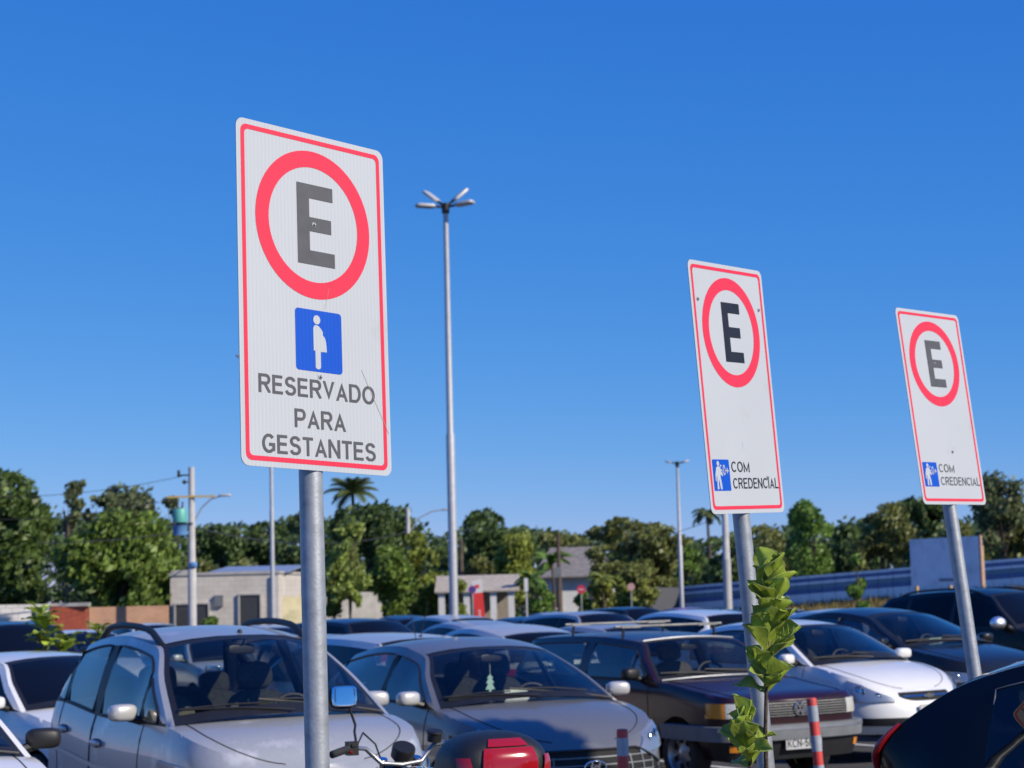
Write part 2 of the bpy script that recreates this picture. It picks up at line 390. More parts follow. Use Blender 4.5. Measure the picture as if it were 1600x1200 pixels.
    def greenhouse(c, glass, sglass):
        P = c.P; det = c.det
        def yb(x): return abs(c.top(c.q_of_x(x)).y) - .006
        xw, xb, xt, xr = P['xw'], P['xb'], P['xt'], P['xr']; mx, mz, my = P['mid']
        am = lerp(xw, xt, .5); azm = lerp(c.ZS(xw), P['zt'], .545)
        ex = P.get('rear', [])
        rz = spl([(xw, c.ZS(xw)), (am, azm), (xt, P['zt']), (mx, mz), (xr, P['zr'])] + [(e[0], e[1]) for e in ex] + [(xb, c.ZS(xb))])
        ry = spl([(xw, yb(xw)), (am, lerp(yb(xw), P['yt'], .45) + .01), (xt, P['yt']), (mx, my), (xr, P['yr'])] + [(e[0], e[2]) for e in ex] + [(xb, yb(xb))])
        c.rz, c.ry, c.yb = rz, ry, yb
        body = c.body
        def rail(x): return Vector((x, ry(x), rz(x)))
        # windscreen & rear window
        def screen(xa, xb_, bow0, bow1, h0, h1, name, gl, rows=10):
            T = [-1, -.95, -.915] + [-.9 + 1.8 * i / 14 for i in range(15)] + [.915, .95, 1]
            g = MB(); R_ = []
            for i in range(rows + 1):
                w_ = i / rows; e = rail(lerp(xa, xb_, w_)); row = []
                for t in T: row.append(Vector((e.x + lerp(bow0, bow1, w_) * (1 - t * t), e.y * t, e.z + lerp(h0, h1, w_) * (1 - t * t))))
                R_.append(row)
            fl = bow0 > 0
            for i in range(rows):
                for j in range(len(T) - 1):
                    f = [R_[i][j], R_[i][j + 1], R_[i + 1][j + 1], R_[i + 1][j]]
                    f = f[::-1] if not fl else f
                    tm = abs(T[j] + T[j + 1]) / 2
                    if tm > .95: body.add(f, [(0, 1, 2, 3)], c.pm)
                    elif tm > .86 or i >= rows - rows // 10 or i < rows // 10: body.add(f, [(0, 1, 2, 3)], M['trim'])
                    else: g.add(f, [(0, 1, 2, 3)], M[gl])
            c.put(g, name, weld=True, ang=60); return R_
        c.ws = screen(xw, xt, P['bow'], P['roofbow'], P['hood'] + .012, P['crown'], 'windscreen', glass)
        c.rw_ = screen(xb, xr, -.10, -.05, P['deck'] + .01, P['crown'], 'rear_window', glass if det else sglass, 10 if not det else 22)
        # roof
        rows = []; n = 14; lin = []
        for i in range(n + 1):
            k = i / n; x = lerp(xt, xr, k); e = rail(x); b = lerp(P['roofbow'], -.05, k)
            rows.append([Vector((e.x + b * (1 - t * t), e.y * t, e.z + P['crown'] * (1 - abs(t) ** 2.6))) for t in [-1, -.97, -.92, -.8, -.6, -.3, 0, .3, .6, .8, .92, .97, 1]])
        c.roof = rows
        body.grid(rows, c.pm)
        if det:
            l = MB(); l.grid([[p + Vector((0, 0, -.03)) for p in r] for r in rows], M['liner'], flip=True); c.put(l, 'headliner')
        # side
        for s in (1, -1):
            wins = [MB() for _ in P['wins']]
            us = [xw]; slp = []
            for a, b, sa, sb in P['wins']:
                slp += [(a, sa), (b, sb)]
                k = 9; us += [lerp(a, b, i / k) for i in range(k + 1)]
            us += [lerp(P['wins'][-1][1], xb, i / 14) for i in range(1, 15)]
            us = sorted(set(us), reverse=True); slp.append((xb, 0)); sf = spl([(x + i * 1e-6 * 0, v) for i, (x, v) in enumerate(sorted(set(slp)))])
            def S_(x, z):
                zb_, zr_ = c.ZS(x), rz(x); t = min(max((z - zb_) / max(zr_ - zb_, .01), 0), 1)
                return Vector((x, s * (lerp(yb(x), ry(x), t) + .10 * t * (1 - t) * min(1, (zr_ - zb_) / .35)), z))
            colz = []
            for u in us:
                zb_ = c.ZS(u); xtop = max(u + sf(u), xb + .001) if u > xb else xb
                zr_ = rz(xtop); zl = min(zb_ + .018, rz(u)); zh = max(zr_ - .06, zl); zr_ = max(zr_, zh)
                pts = [S_(u, zb_), S_(u, zl)]
                for k in (1, 2, 3):
                    t = k / 3; x_ = lerp(u, xtop, t); z_ = lerp(zl, zh, t); pts.append(S_(x_, z_))
                pts.append(Vector((xtop, s * ry(xtop), rz(xtop))))
                colz.append((u, pts, zh - zl))
            loops = [[] for _ in P['wins']]
            x_first = P['wins'][0][0]; x_last = P['wins'][-1][1]
            for (u0, p0, h0), (u1, p1, h1) in zip(colz, colz[1:]):
                um = (u0 + u1) / 2; wi = None
                for k, (a, b, _, _) in enumerate(P['wins']):
                    if b < um < a and (h0 + h1) / 2 > .05: wi = k
                between = x_last < um < x_first
                if wi is not None: loops[wi] += [(p0[1], p0[4]), (p1[1], p1[4])]
                for r in range(5):
                    f = [p0[r], p1[r], p1[r + 1], p0[r + 1]]
                    if s < 0: f = f[::-1]
                    f = f[::-1]
                    if r == 0: body.add(f, [(0, 1, 2, 3)], M['trim'] if between else c.pm)
                    elif r == 4: body.add(f, [(0, 1, 2, 3)], M['trim'] if (P['ftop'] == 'trim' and between) else c.pm)
                    elif wi is not None: wins[wi].add(f, [(0, 1, 2, 3)], M[sglass])
                    else: body.add(f, [(0, 1, 2, 3)], M['trim'] if (between and P['bpost'] == 'trim') else c.pm)
            for wmb, lp in zip(wins, loops):
                if not wmb.f: continue
                wo = c.put(wmb, 'side_window', weld=True, ang=60)
                if det:
                    k_ = Vector((0, s * .004, 0)); ring_ = [a + k_ for a, b in lp[::2]] + [lp[-1][0] + k_, lp[-1][1] + k_] + [b + k_ for a, b in lp[::-2]] + [lp[0][1] + k_, lp[0][0] + k_]
                    rr_ = [ring_[0]]
                    for v in ring_[1:]:
                        if (v - rr_[-1]).length > 1e-3: rr_.append(v)
                    sl_ = MB(); sl_.tube(rr_, P.get('sealr', .009), M[P.get('seal', 'trim')], 6, False); sl_.build('window_seal', None, wo)
        c.put(body, 'body', weld=True, ang=38)
    def under(c):
        P = c.P; m_ = MB(); hw = c.hw; L = c.L
        m_.box((-L / 2, 0, .37), (L - .5, 2 * hw - .5, .30), M['gap'])
        if not c.det:
            zc = c.ZS(-L / 2); m_.box((lerp(P['xw'], P['xb'], .5), 0, .62), (P['xw'] - P['xb'] - .4, 2 * hw - .3, .5), M['gap'])
        c.put(m_, 'underbody', smooth=False)
    def wheels(c):
        P = c.P; r = P['rw']
        for xc in (-P['fo'], -P['fo'] - P['wb']):
            for s in (1, -1):
                t = MB(); Mx = Matrix.Translation((xc, s * (c.hw - .115), r)) @ Matrix.Rotation(-s * math.pi / 2, 4, 'X')
                n = 32 if c.det else 16
                t.lathe([(r * .64, -.09), (r * .9, -.095), (r * .98, -.075), (r, -.04), (r, .04), (r * .98, .075), (r * .9, .095), (r * .64, .09)], Mx, M['rubber'], n)
                wo = c.put(t, 'wheel')
                k = MB(); k.lathe([(r * .66, .085), (r * .62, .07), (r * .58, .03), (r * .25, .045), (.035, .07), (0, .072)], Mx, M['alu'], n)
                if c.det:
                    for i in range(7):
                        a = 2 * math.pi * i / 7; k.box(Mx @ Vector((r * .42 * math.cos(a), r * .42 * math.sin(a), .042)), (.05, .05, .012), M['gap'], Mx.to_3x3() @ Matrix.Rotation(a, 3, 'Z'))
                k.build('rim', None, wo)
    def mirror(c, s, mm=None):
        P = c.P; x = P['xw'] - P.get('mirx', .22); z = c.ZS(x) + .045; y = c.yb(x)
        b = MB(); cc = Vector((x, s * (y + .125), z + .03)); rt = Matrix.Rotation(s * R(-12), 3, 'Z')
        b.sq(cc, (.062, .095, .056), .6, .65, rt, M[mm] if mm else c.pm)
        b.tube([(x, s * (y - .02), z - .035), (x, s * (y + .09), z)], .028, M['trim'], 8)
        o = c.put(b, 'mirror')
        g = MB(); g.sq(cc + Vector((-.052, 0, 0)), (.012, .082, .045), .5, .6, rt, M['chrome']); g.build('mirror_glass', None, o)
    def wipers(c):
        w_ = MB(); r0 = c.ws[1]; r2 = c.ws[3]
        up = Vector((.014, 0, .016))
        for (a, b) in ((9, 3), (16, 8)):
            p0 = c.ws[0][a + 1] + up; p1 = c.ws[1][b].lerp(c.ws[2][b], .35) + up; pm = lerp(p0, p1, .45) + Vector((.01, 0, .012))
            w_.tube([p0, pm, p1], .008, M['trim'], 6)
            w_.tube([c.ws[1][a - 1] + up * .8, c.ws[1][(a + b) // 2].lerp(c.ws[2][(a + b) // 2], .2) + up * .8, c.ws[1][b].lerp(c.ws[2][b], .45) + up * .8], .006, M['rubber'], 6)
        c.put(w_, 'wiper')
    def tails(c):
        P = c.P
        for s in (1, -1):
            z0 = c.ZS(-c.L) - .32; c.slab('tail_light', M['red_lens'], s * 2.32, s * 2.72, z0, z0 + .24, .006, 8, 2, .02)
        pl = MB(); p = c.pt(3, .55, .012); pl.box(p, (.012, .40, .13), M['plate']); c.put(pl, 'rear_plate', smooth=False)
    def simple_lamps(c):
        P = c.P
        for s in (1, -1):
            c.slab('headlight', M['reflector'], s * .5, s * .9, lambda q: c.ZS(c.outline(q)[0]) - .2, lambda q: c.ZS(c.outline(q)[0]) - .06, .006, 6, 2, .02)
        c.slab('grille', M['trim'], -.36, .36, c.ZS(0) - .22, c.ZS(0) - .09, .005, 8, 2, .02)
    def interior(c, cloth):
        P = c.P; hw = c.hw; xw = P['xw']; cm = M[cloth]
        zb_ = c.ZS(P['mid'][0])
        d = MB(); d.sq((xw - .22, 0, c.ZS(xw) - .09), (.36, hw - .16, .10), .5, .4, None, M['inner'], 20, 10); d.sq((xw - .36, .36, c.ZS(xw) - .03), (.14, .2, .06), .7, .7, None, M['inner']); c.put(d, 'dashboard')
        f = MB(); f.box((lerp(xw, P['xb'], .5), 0, .40), (xw - P['xb'] - .1, 2 * hw - .34, .04), M['inner'])
        for s in (1, -1): f.box((lerp(xw, P['xb'], .5), s * (hw - .15), (.4 + zb_ - .03) / 2), (xw - P['xb'] - .1, .03, zb_ - .45), M['inner'])
        c.put(f, 'cabin_trim', smooth=False)
        rt = Matrix.Rotation(R(-16), 3, 'Y')
        dz = zb_ - .98
        for s in (1, -1):
            st = MB(); x = xw - 1.12; y = s * .36
            st.sq((x + .12, y, .52 + dz), (.27, .25, .10), .5, .5, None, cm)
            st.sq((x - .16, y, .80 + dz), (.09, .245, .31), .55, .5, rt, cm)
            o = c.put(st, 'front_seat')
            h = MB(); h.sq((x - .27, y, 1.20 + dz), (.055, .135, .10), .6, .55, rt, cm, 16, 10)
            for k in (-.05, .05): h.tube([(x - .23, y + k, 1.03 + dz), (x - .27, y + k, 1.15 + dz)], .006, M['chrome'], 6)
            h.build('headrest', None, o)
        rs = MB(); x = min(xw - 2.05, P['xr'] + .5) if False else xw - 2.02
        rs.sq((x + .15, 0, .50 + dz), (.28, hw - .22, .10), .4, .4, None, cm); rs.sq((x - .16, 0, .80 + dz), (.09, hw - .24, .28), .4, .35, rt, cm)
        o = c.put(rs, 'rear_seat')
        for k in (-.38, .38):
            h = MB(); h.sq((x - .24, k, 1.12 + dz), (.05, .12, .085), .6, .55, rt, cm, 14, 8); h.build('headrest', None, o)
        sw = MB(); Mx = Matrix.Translation((xw - .62, .36, c.ZS(xw) - .04)) @ Matrix.Rotation(R(68), 4, 'Y')
        sw.tube([Mx @ Vector((.18 * math.cos(a), .18 * math.sin(a), 0)) for a in [2 * math.pi * i / 24 for i in range(25)]], .014, M['trim'], 8, False)
        sw.sq(Mx @ Vector((0, 0, -.015)), (.07, .07, .03), .8, .8, Mx.to_3x3(), M['trim'], 12, 6); sw.box(Mx @ Vector((0, 0, -.01)), (.03, .34, .015), M['trim'], Mx.to_3x3())
        sw.tube([Mx @ Vector((0, 0, -.03)), Mx @ Vector((0, 0, -.3))], .03, M['trim'], 8)
        c.put(sw, 'steering_wheel')
        mr = MB(); e = c.ws[-2][len(c.ws[0]) // 2]; mr.sq(e + Vector((-.08, 0, -.075)), (.018, .11, .035), .5, .5, Matrix.Rotation(R(12), 3, 'Z'), M['trim']); mr.tube([e + Vector((-.02, 0, -.01)), e + Vector((-.08, 0, -.06))], .008, M['trim'], 6)
        o = c.put(mr, 'rear_view_mirror'); g = MB(); g.sq(e + Vector((-.094, 0, -.075)), (.01, .10, .03), .4, .5, Matrix.Rotation(R(12), 3, 'Z'), M['chrome']); g.build('mirror_glass', None, o)
    def roof_at(c, u, t):
        i = u * (len(c.roof) - 1); k = min(int(i), len(c.roof) - 2); fr = i - k
        def row(r):
            T = [-1, -.97, -.92, -.8, -.6, -.3, 0, .3, .6, .8, .92, .97, 1]
            for j in range(12):
                if T[j] <= t <= T[j + 1]: return r[j].lerp(r[j + 1], (t - T[j]) / (T[j + 1] - T[j]))
        return row(c.roof[k]).lerp(row(c.roof[k + 1]), fr)
    def rails(c, mat_='trim', h=.045, u0=.04, u1=.92, P_r=.017):
        for s in (1, -1):
            a = MB(); pts = []
            for i in range(15):
                k = i / 14; p = c.roof_at(lerp(u0, u1, k), s * .93); pts.append(p + Vector((0, 0, -.01 + h * min(1, 6 * min(k, 1 - k)) )))
            a.tube(pts, P_r, M[mat_], 8); a.tube([pts[0] + Vector((.03, 0, -.02)), pts[1]], .02, M[mat_], 8); a.tube([pts[-1] + Vector((-.03, 0, -.02)), pts[-2]], .02, M[mat_], 8)
            c.put(a, 'roof_rail')
    def antenna(c, u=.9, h=.35):
        a = MB(); p = c.roof_at(u, 0); a.sq(p, (.03, .02, .015), 1, 1, None, M['antenna'], 8, 6); a.tube([p, p + Vector((-h * .55, 0, h))], .004, M['antenna'], 5); c.put(a, 'antenna')
    def plate(c, z, off=.012, x=None):
        a = MB(); p = c.pt(0, z, off); a.box(p, (.012, .40, .13), M['plate']); o = c.put(a, 'front_plate', smooth=False); o.data.materials[0] = M['plate']; return o, p

# ------------------------------------------------------------------ lettering
def _arc(cx, cy, rx, ry, a0, a1, n=14): return [(cx + rx * math.cos(R(a0 + (a1 - a0) * i / n)), cy + ry * math.sin(R(a0 + (a1 - a0) * i / n))) for i in range(n + 1)]
_a, _b = .07, .93
GLYPH = {
 'R': (.70, [[(_a, 0), (_a, 1)], [(_a, _b), (.42, _b)] + _arc(.42, .715, .20, .215, 90, -90) + [(_a, .50)], [(.36, .50), (.65, 0)]]),
 'E': (.63, [[(_a, 0), (_a, 1)], [(_a, _b), (.60, _b)], [(_a, .52), (.56, .52)], [(_a, .07), (.62, .07)]]),
 'S': (.66, [_arc(.33, .72, .24, .21, 12, 270) + _arc(.33, .285, .26, .225, 90, -168)[1:]]),
 'V': (.70, [[(.06, 1.02), (.35, .06), (.64, 1.02)]]),
 'A': (.72, [[(.06, -.02), (.36, .94), (.66, -.02)], [(.16, .30), (.56, .30)]]),
 'D': (.73, [[(_a, .07), (.36, .07)] + _arc(.36, .5, .30, .43, -90, 90) + [(_a, _b), (_a, .07)]]),
 'O': (.80, [_arc(.40, .5, .33, .43, 0, 360, 32)]),
 'P': (.67, [[(_a, 0), (_a, 1)], [(_a, _b), (.39, _b)] + _arc(.39, .69, .21, .24, 90, -90) + [(_a, .45)]]),
 'G': (.77, [_arc(.39, .5, .32, .43, 42, 308, 26) + [(.68, .19), (.68, .45), (.40, .45)]]),
 'T': (.64, [[(0, _b), (.64, _b)], [(.32, 0), (.32, _b)]]),
 'N': (.72, [[(_a, 0), (_a, 1)], [(.65, 0), (.65, 1)], [(.06, 1.0), (.66, 0.0)]]),
 'C': (.73, [_arc(.39, .5, .32, .43, 42, 318, 26)]),
 'M': (.84, [[(_a, 0), (_a, _b), (.42, .06), (.77, _b), (.77, 0)]]),
 'I': (.16, [[(.08, 0), (.08, 1)]]), 'L': (.57, [[(_a, 1), (_a, .07), (.56, .07)]]),
 'K': (.68, [[(_a, 0), (_a, 1)], [(.62, 1.02), (_a, .36)], [(.24, .56), (.64, -.02)]]), '-': (.34, [[(.03, .38), (.31, .38)]]),
 '5': (.58, [[(.52, _b), (.15, _b), (.10, .50)] + _arc(.29, .33, .215, .26, 128, -150)[1:]]), '8': (.58, [_arc(.29, .73, .18, .20, 0, 360, 22), _arc(.29, .29, .22, .22, 0, 360, 22)]),
 '6': (.58, [_arc(.29, .30, .22, .23, 0, 360, 22), _arc(.33, .50, .26, .43, 185, 62)]), '0': (.58, [_arc(.29, .5, .22, .43, 0, 360, 24)]), '+': (.56, [[(.28, .16), (.28, .72)], [(0, .44), (.56, .44)]])}
def text_mesh(s, cap, width=None, bold=.14):
    vs, fs = [], []; cx = 0
    for ch in s:
        w_, strokes = GLYPH[ch]
        for st_ in strokes:
            P_ = [Vector((x, y)) for k_, (x, y) in enumerate(st_) if k_ == 0 or (Vector(st_[k_]) - Vector(st_[k_ - 1])).length > 1e-4]; closed = (P_[0] - P_[-1]).length < 1e-4; n = len(P_); o = len(vs); h = bold / 2
            for i in range(n):
                if closed and i == n - 1: d0 = (P_[-1] - P_[-2]).normalized(); d1 = (P_[1] - P_[0]).normalized()
                elif closed and i == 0: d0 = (P_[-1] - P_[-2]).normalized(); d1 = (P_[1] - P_[0]).normalized()
                else: d1 = (P_[min(i + 1, n - 1)] - P_[min(i, n - 2)]).normalized(); d0 = (P_[max(i, 1)] - P_[max(i - 1, 0)]).normalized()
                t = (d0 + d1); t = t.normalized() if t.length > 1e-3 else d1; nn_ = Vector((-t.y, t.x)); k = h / max(nn_.dot(Vector((-d1.y, d1.x))), .25)
                for sg in (1, -1):
                    q = P_[i] + nn_ * (k * sg); vs.append((cx + q.x, min(max(q.y, 0), 1)))
            for i in range(n - 1): fs.append((o + 2 * i, o + 2 * i + 1, o + 2 * i + 3, o + 2 * i + 2))
        cx += w_ + .13
    x1 = cx - .13; sy = cap; sx = sy if not width else width / x1
    return [(x * sx, y * sy) for x, y in vs], fs
def rrect(x0, x1, z0, z1, r, n=6):
    pts = []
    for cx, cz, a0 in ((x1 - r, z1 - r, 0), (x0 + r, z1 - r, 90), (x0 + r, z0 + r, 180), (x1 - r, z0 + r, 270)):
        for i in range(n + 1):
            a = R(a0 + 90 * i / n); pts.append((cx + r * math.cos(a), cz + r * math.sin(a)))
    return pts
def flat(mb, pts, y, mat):
    mb.add([(x, y, z) for x, z in pts], [tuple(range(len(pts)))], mat)
def tri_poly(mb, pts, y, mat):
    from mathutils.geometry import tessellate_polygon
    t = tessellate_polygon([[Vector((x, z, 0)) for x, z in pts]]); mb.add([(x, y, z) for x, z in pts], [tuple(f) for f in t], mat)
def ring(mb, c, r0, r1, y, mat, n=64, sz=1):
    rows = [[(c[0] + r * math.cos(2 * math.pi * k / n), y, c[1] + sz * r * math.sin(2 * math.pi * k / n)) for k in range(n)] for r in (r0, r1)]
    mb.grid(rows, mat, closed=True)
def band(mb, a, b, y, mat):
    n = len(a); mb.add([(x, y, z) for x, z in a] + [(x, y, z) for x, z in b], [(i, (i + 1) % n, n + (i + 1) % n, n + i) for i in range(n)], mat)
def sheet(name, col, stripes=.05, rough=.45, dirt=None):
    m = mat(name, col, rough, var=.02, vscale=3, dirt=dirt, spec=.3); n = m.node_tree; L = n.links.new; b = n.nodes['Principled BSDF']
    src = b.inputs['Base Color'].links[0].from_socket; tc = n.nodes.new('ShaderNodeTexCoord'); wv = n.nodes.new('ShaderNodeTexWave'); wv.bands_direction = 'X'; wv.inputs['Scale'].default_value = 26; wv.inputs['Distortion'].default_value = .6; wv.inputs['Detail'].default_value = 1
    L(tc.outputs['Object'], wv.inputs['Vector']); hs = n.nodes.new('ShaderNodeHueSaturation'); mr = n.nodes.new('ShaderNodeMapRange'); mr.inputs[3].default_value = 1 - stripes; mr.inputs[4].default_value = 1 + stripes * .3
    L(wv.outputs['Fac'], mr.inputs[0]); L(mr.outputs[0], hs.inputs['Value']); L(src, hs.inputs['Color']); L(hs.outputs[0], b.inputs['Base Color']); return m
SH_W = sheet('white_sheeting', (.47, .50, .53), .05, dirt=((.40, .42, .42), .60, .8, 5))
SH_R = sheet('red_sheeting', (.72, .035, .075), .05); SH_B = sheet('blue_sheeting', (.003, .08, .52), .10)
SH_K = mat('black_vinyl', (.012, .012, .016), .45, var=.2, vscale=20); SH_G = mat('faded_black_vinyl', (.075, .075, .085), .55, var=.12, vscale=30)
PLATE_BACK = mat('plate_aluminium', (.5, .51, .52), .4, .8, var=.1)
SCR = mat('scratch_brown', (.40, .37, .33), .8)
E_PTS = [(0, 0), (.125, 0), (.125, .037), (.041, .037), (.041, .087), (.115, .087), (.115, .124), (.041, .124), (.041, .173), (.122, .173), (.122, .21), (0, .21)]
def make_sign(C, yaw, pit, rol, label, kind, ink, polelen, hw):
    root = empty('parking_sign', (0, 0, 0), label, 'road sign', 'parking signs on leaning steel poles')
    Rm = (Matrix.Rotation(yaw, 3, 'Z') @ Matrix.Rotation(pit, 3, 'X') @ Matrix.Rotation(rol, 3, 'Y'))
    ax = Rm @ Vector((0, 0, -1)); o = Vector(C) + Rm @ Vector((0, .033, 0)); t0 = (o.z - gz(o.x, o.y)) / -ax.z
    base = o + ax * t0
    root.matrix_world = Matrix.Translation(base) @ Rm.to_4x4()
    off = Rm.transposed() @ (Vector(C) - base); Z0 = off.z; Y0 = -.033
    H2, W2 = .435, .25
    p = MB(); a = rrect(-W2, W2, -H2, H2, .023)
    n = len(a)
    p.add([(x, Y0, z + Z0) for x, z in a] + [(x, Y0 + .0025, z + Z0) for x, z in a], [(i, (i + 1) % n, n + (i + 1) % n, n + i) for i in range(n)] + [tuple(range(n, 2 * n))], PLATE_BACK)
    p.add([(x, Y0, z + Z0) for x, z in a], [tuple(range(n))[::-1]], SH_W)
    po = p.build('sign_plate', None, root, smooth=False)
    y = Y0 - .0006
    def fl(name, fn):
        g = MB(); fn(g); g.v = [(q[0], q[1], q[2] + Z0) for q in g.v]; return g.build(name, None, po, smooth=False)
    fl('sign_border', lambda g: band(g, rrect(-W2 + .014, W2 - .014, -H2 + .014, H2 - .014, .018), rrect(-W2 + .026, W2 - .026, -H2 + .026, H2 - .026, .012), y, SH_R))
    fl('red_ring', lambda g: ring(g, (0, .196), .150, .193, y, SH_R))
    fl('letter', lambda g: tri_poly(g, [(-.056 + px, .196 - .105 + pz) for px, pz in E_PTS], y - .0003, ink))
    def txt(g, s, x, z, cap, width, m_):
        v, f = text_mesh(s, cap, width, .165 if kind == 'pregnant' else .14); g.add([(x + a, y - .0003 - 1e-6 * (i % 97), z + b) for i, (a, b) in enumerate(v)], f, m_)
    if kind == 'pregnant':
        for a_ in (('RESERVADO', -.192, -.252, .047, .388), ('PARA', -.078, -.330, .047, .170), ('GESTANTES', -.184, -.400, .047, .378)): fl('lettering', lambda g: txt(g, *a_, ink))
        def pic(g):
            tri_poly(g, rrect(-.070, .086, -.184, -.026, .010), y, SH_B)
            X = lambda u: -.070 + .156 * u; Zz = lambda v: -.026 - .158 * v
            tri_poly(g, [(X(.46) + .0118 * math.cos(t * math.pi / 10), Zz(.155) + .0118 * math.sin(t * math.pi / 10)) for t in range(20)], y - .0005, SH_W)
            tri_poly(g, [(X(u), Zz(v)) for u, v in [(.38, .66), (.38, .30), (.40, .255), (.44, .24), (.5, .255), (.55, .30), (.585, .345), (.585, .40), (.625, .43), (.65, .50), (.665, .665), (.53, .67), (.53, .92), (.505, .955), (.44, .955), (.415, .93), (.415, .66)]], y - .0005, SH_W)
        fl('pictogram', pic)
        for x0, z0, x1, z1 in ((.152, -.165, .180, -.215), (.183, -.22, .243, -.325), (.03, -.02, .045, .035)): fl('scratch', lambda g: [g.add([(x0, y - .0009, z0), (x0 + .0009, y - .0009, z0 + .001), (x1 + .0009, y - .0009, z1 + .001), (x1, y - .0009, z1)], [(0, 1, 2, 3)], SCR)])
        bolts = [(0, .196), (.010, -.196)]
    else:
        for a_ in (('COM', -.092, -.293, .037, .122), ('CREDENCIAL', -.090, -.350, .037, .312)): fl('lettering', lambda g: txt(g, *a_, ink))
        def pic(g):
            tri_poly(g, rrect(-.216, -.106, -.357, -.250, .004), y, SH_B)
            X = lambda u: -.216 + .110 * u; Zz = lambda v: -.250 - .107 * v
            tri_poly(g, [(X(.33) + .0085 * math.cos(t * math.pi / 8), Zz(.13) + .0085 * math.sin(t * math.pi / 8)) for t in range(16)], y - .0005, SH_W)
            tri_poly(g, [(X(u), Zz(v)) for u, v in [(.20, .26), (.30, .215), (.40, .23), (.45, .30), (.50, .42), (.58, .50), (.56, .54), (.46, .50), (.42, .46), (.42, .58), (.46, .76), (.47, .95), (.37, .95), (.34, .74), (.31, .64), (.28, .76), (.28, .95), (.18, .95), (.20, .72), (.22, .50), (.17, .58), (.16, .70), (.11, .68), (.12, .50)]], y - .0005, SH_W)
            txt2 = text_mesh('60+', .036, .058, .13); g.add([(-.172 + a, y - .0006 - 1e-6 * (i % 31), -.304 + b) for i, (a, b) in enumerate(txt2[0])], txt2[1], SH_W)
        fl('pictogram', pic)
        bolts = [(-.207, .30), (.205, .29), (.150, -.312)] if hw == 2 else [(0, .196), (.035, -.20)]
    for bx, bz in bolts:
        b = MB(); k = .0042 if kind == 'pregnant' or hw == 3 and bz > 0 else .0045
        b.lathe([(k * 1.5, 0), (k * 1.5, .0012), (k, .0014), (k * .9, .004), (k * .5, .0062), (0, .0066)], Matrix.Translation((bx, y, bz + Z0)) @ Matrix.Rotation(R(90), 4, 'X'), M['galv'], 16); b.build('bolt', None, po)
    t = MB(); rr = .0302
    t.lathe([(rr, -.15), (rr, Z0 + .34), (rr - .003, Z0 + .34), (rr - .003, Z0 + .30)], Matrix.Identity(4), M['galv'], 32)
    t.build('pole', None, root)
    for bz in (.19, -.20):
        c_ = MB(); c_.lathe([(rr + .003, -.012), (rr + .003, .012), (rr + .0005, .012)], Matrix.Translation((0, 0, Z0 + bz)), PLATE_BACK, 20); c_.build('clamp', None, root)
    return root
make_sign((-.4927, 4.8158, 2.5359), .8317, -.0471, .0294, 'nearest E parking sign reading RESERVADO PARA GESTANTES with pregnant woman pictogram', 'pregnant', SH_G, 0, 1)
make_sign((.7817, 6.6408, 2.4697), .9231, -.0522, -.0310, 'middle sign with jet black E and COM CREDENCIAL, its pole behind the fig plant', 'senior', SH_K, 0, 2)
make_sign((1.8940, 8.4557, 2.5467), .7803, -.1107, -.0082, 'rightmost white and red sign with faded grey E and COM CREDENCIAL', 'senior', SH_G, 0, 3)

# ------------------------------------------------------------------ bollards
def bollard(px, py, Y, lean, label, hgt):
    top = at(px, py, Y); base = Vector((top.x - math.sin(lean) * hgt, Y, gz(top.x, Y)))
    hgt = (top.z - base.z)
    root = empty('bollard', base, label, 'bollard', 'red and grey flexible bollards'); root.rotation_euler = (0, lean, 0)
    r = .037; zt = hgt
    b = MB(); b.lathe([(.09, 0), (.09, .012), (.06, .03), (r, .05), (r, zt - .012), (r * .93, zt - .004), (r * .7, zt), (0, zt)], Matrix.Identity(4), M['bollard_red'], 24); b.build('post', None, root)
    z = zt - .055
    while z > .15:
        g = MB(); g.lathe([(r, z), (r + .0015, z), (r + .0015, z - .115), (r, z - .115)], Matrix.Identity(4), M['bollard_grey'], 24); g.build('reflective_band', None, root); z -= .215
bollard(972, 1139, 12.6, 0, 'upright red and grey bollard in front of the grey hatchback grille', .8)
bollard(1269, 1090, 14.2, R(-4), 'leaning red and grey bollard in front of the burgundy wagon number plate', .9)

# ------------------------------------------------------------------ fig plant
FIG = leafmat('fig_leaf', (.25, .33, .045), .5, .28, .25, 14, .75)
FIGV = mat('fig_vein', (.36, .42, .14), .5)
FSTEM = mat('fig_stem', (.07, .05, .04), .9, var=.4, vscale=60, bump=.6, bscale=90)
def leaf(mb, base, dirv, up, L, W, curl, fold, rnd, vein=True):
    d = dirv.normalized(); sd = d.cross(up).normalized(); u = sd.cross(d).normalized(); rows = []
    n = 8; wprof = [.10, .34, .54, .72, .90, 1.0, .90, .56, .04]
    ph = rnd.uniform(0, 6.28)
    for i in range(n + 1):
        t = i / n; c = base + d * (L * t) + u * (curl * L * t * t); row = []
        for j in range(-3, 4):
            s = j / 3; w_ = W * .5 * wprof[i]
            row.append(c + sd * (s * w_) + u * (fold * abs(s) ** 1.4 * w_ + .075 * L * math.sin(ph + t * 10 + s * 2.2) * abs(s) ** 2))
        rows.append(row)
    mb.grid(rows, FIG)
    if vein:
        for j in (0, 6): mb.tube([r[j] for r in rows], .0008, FIGV, 3, False)
        for i in range(1, n - 1):
            for j in (0, 6):
                mb.tube([rows[i][3] + u * .001, rows[min(i + 1, n)][3 + (j - 3) // 3 * 2] + u * .0012], .0006, FIGV, 3, False)
    if vein: mb.tube([r[3] + u * .0012 for r in rows[:-1]], .0012, FIGV, 4, False)
rf = random.Random(5)
fb = at(1197, 1200, 6.25); fx0 = fb.x
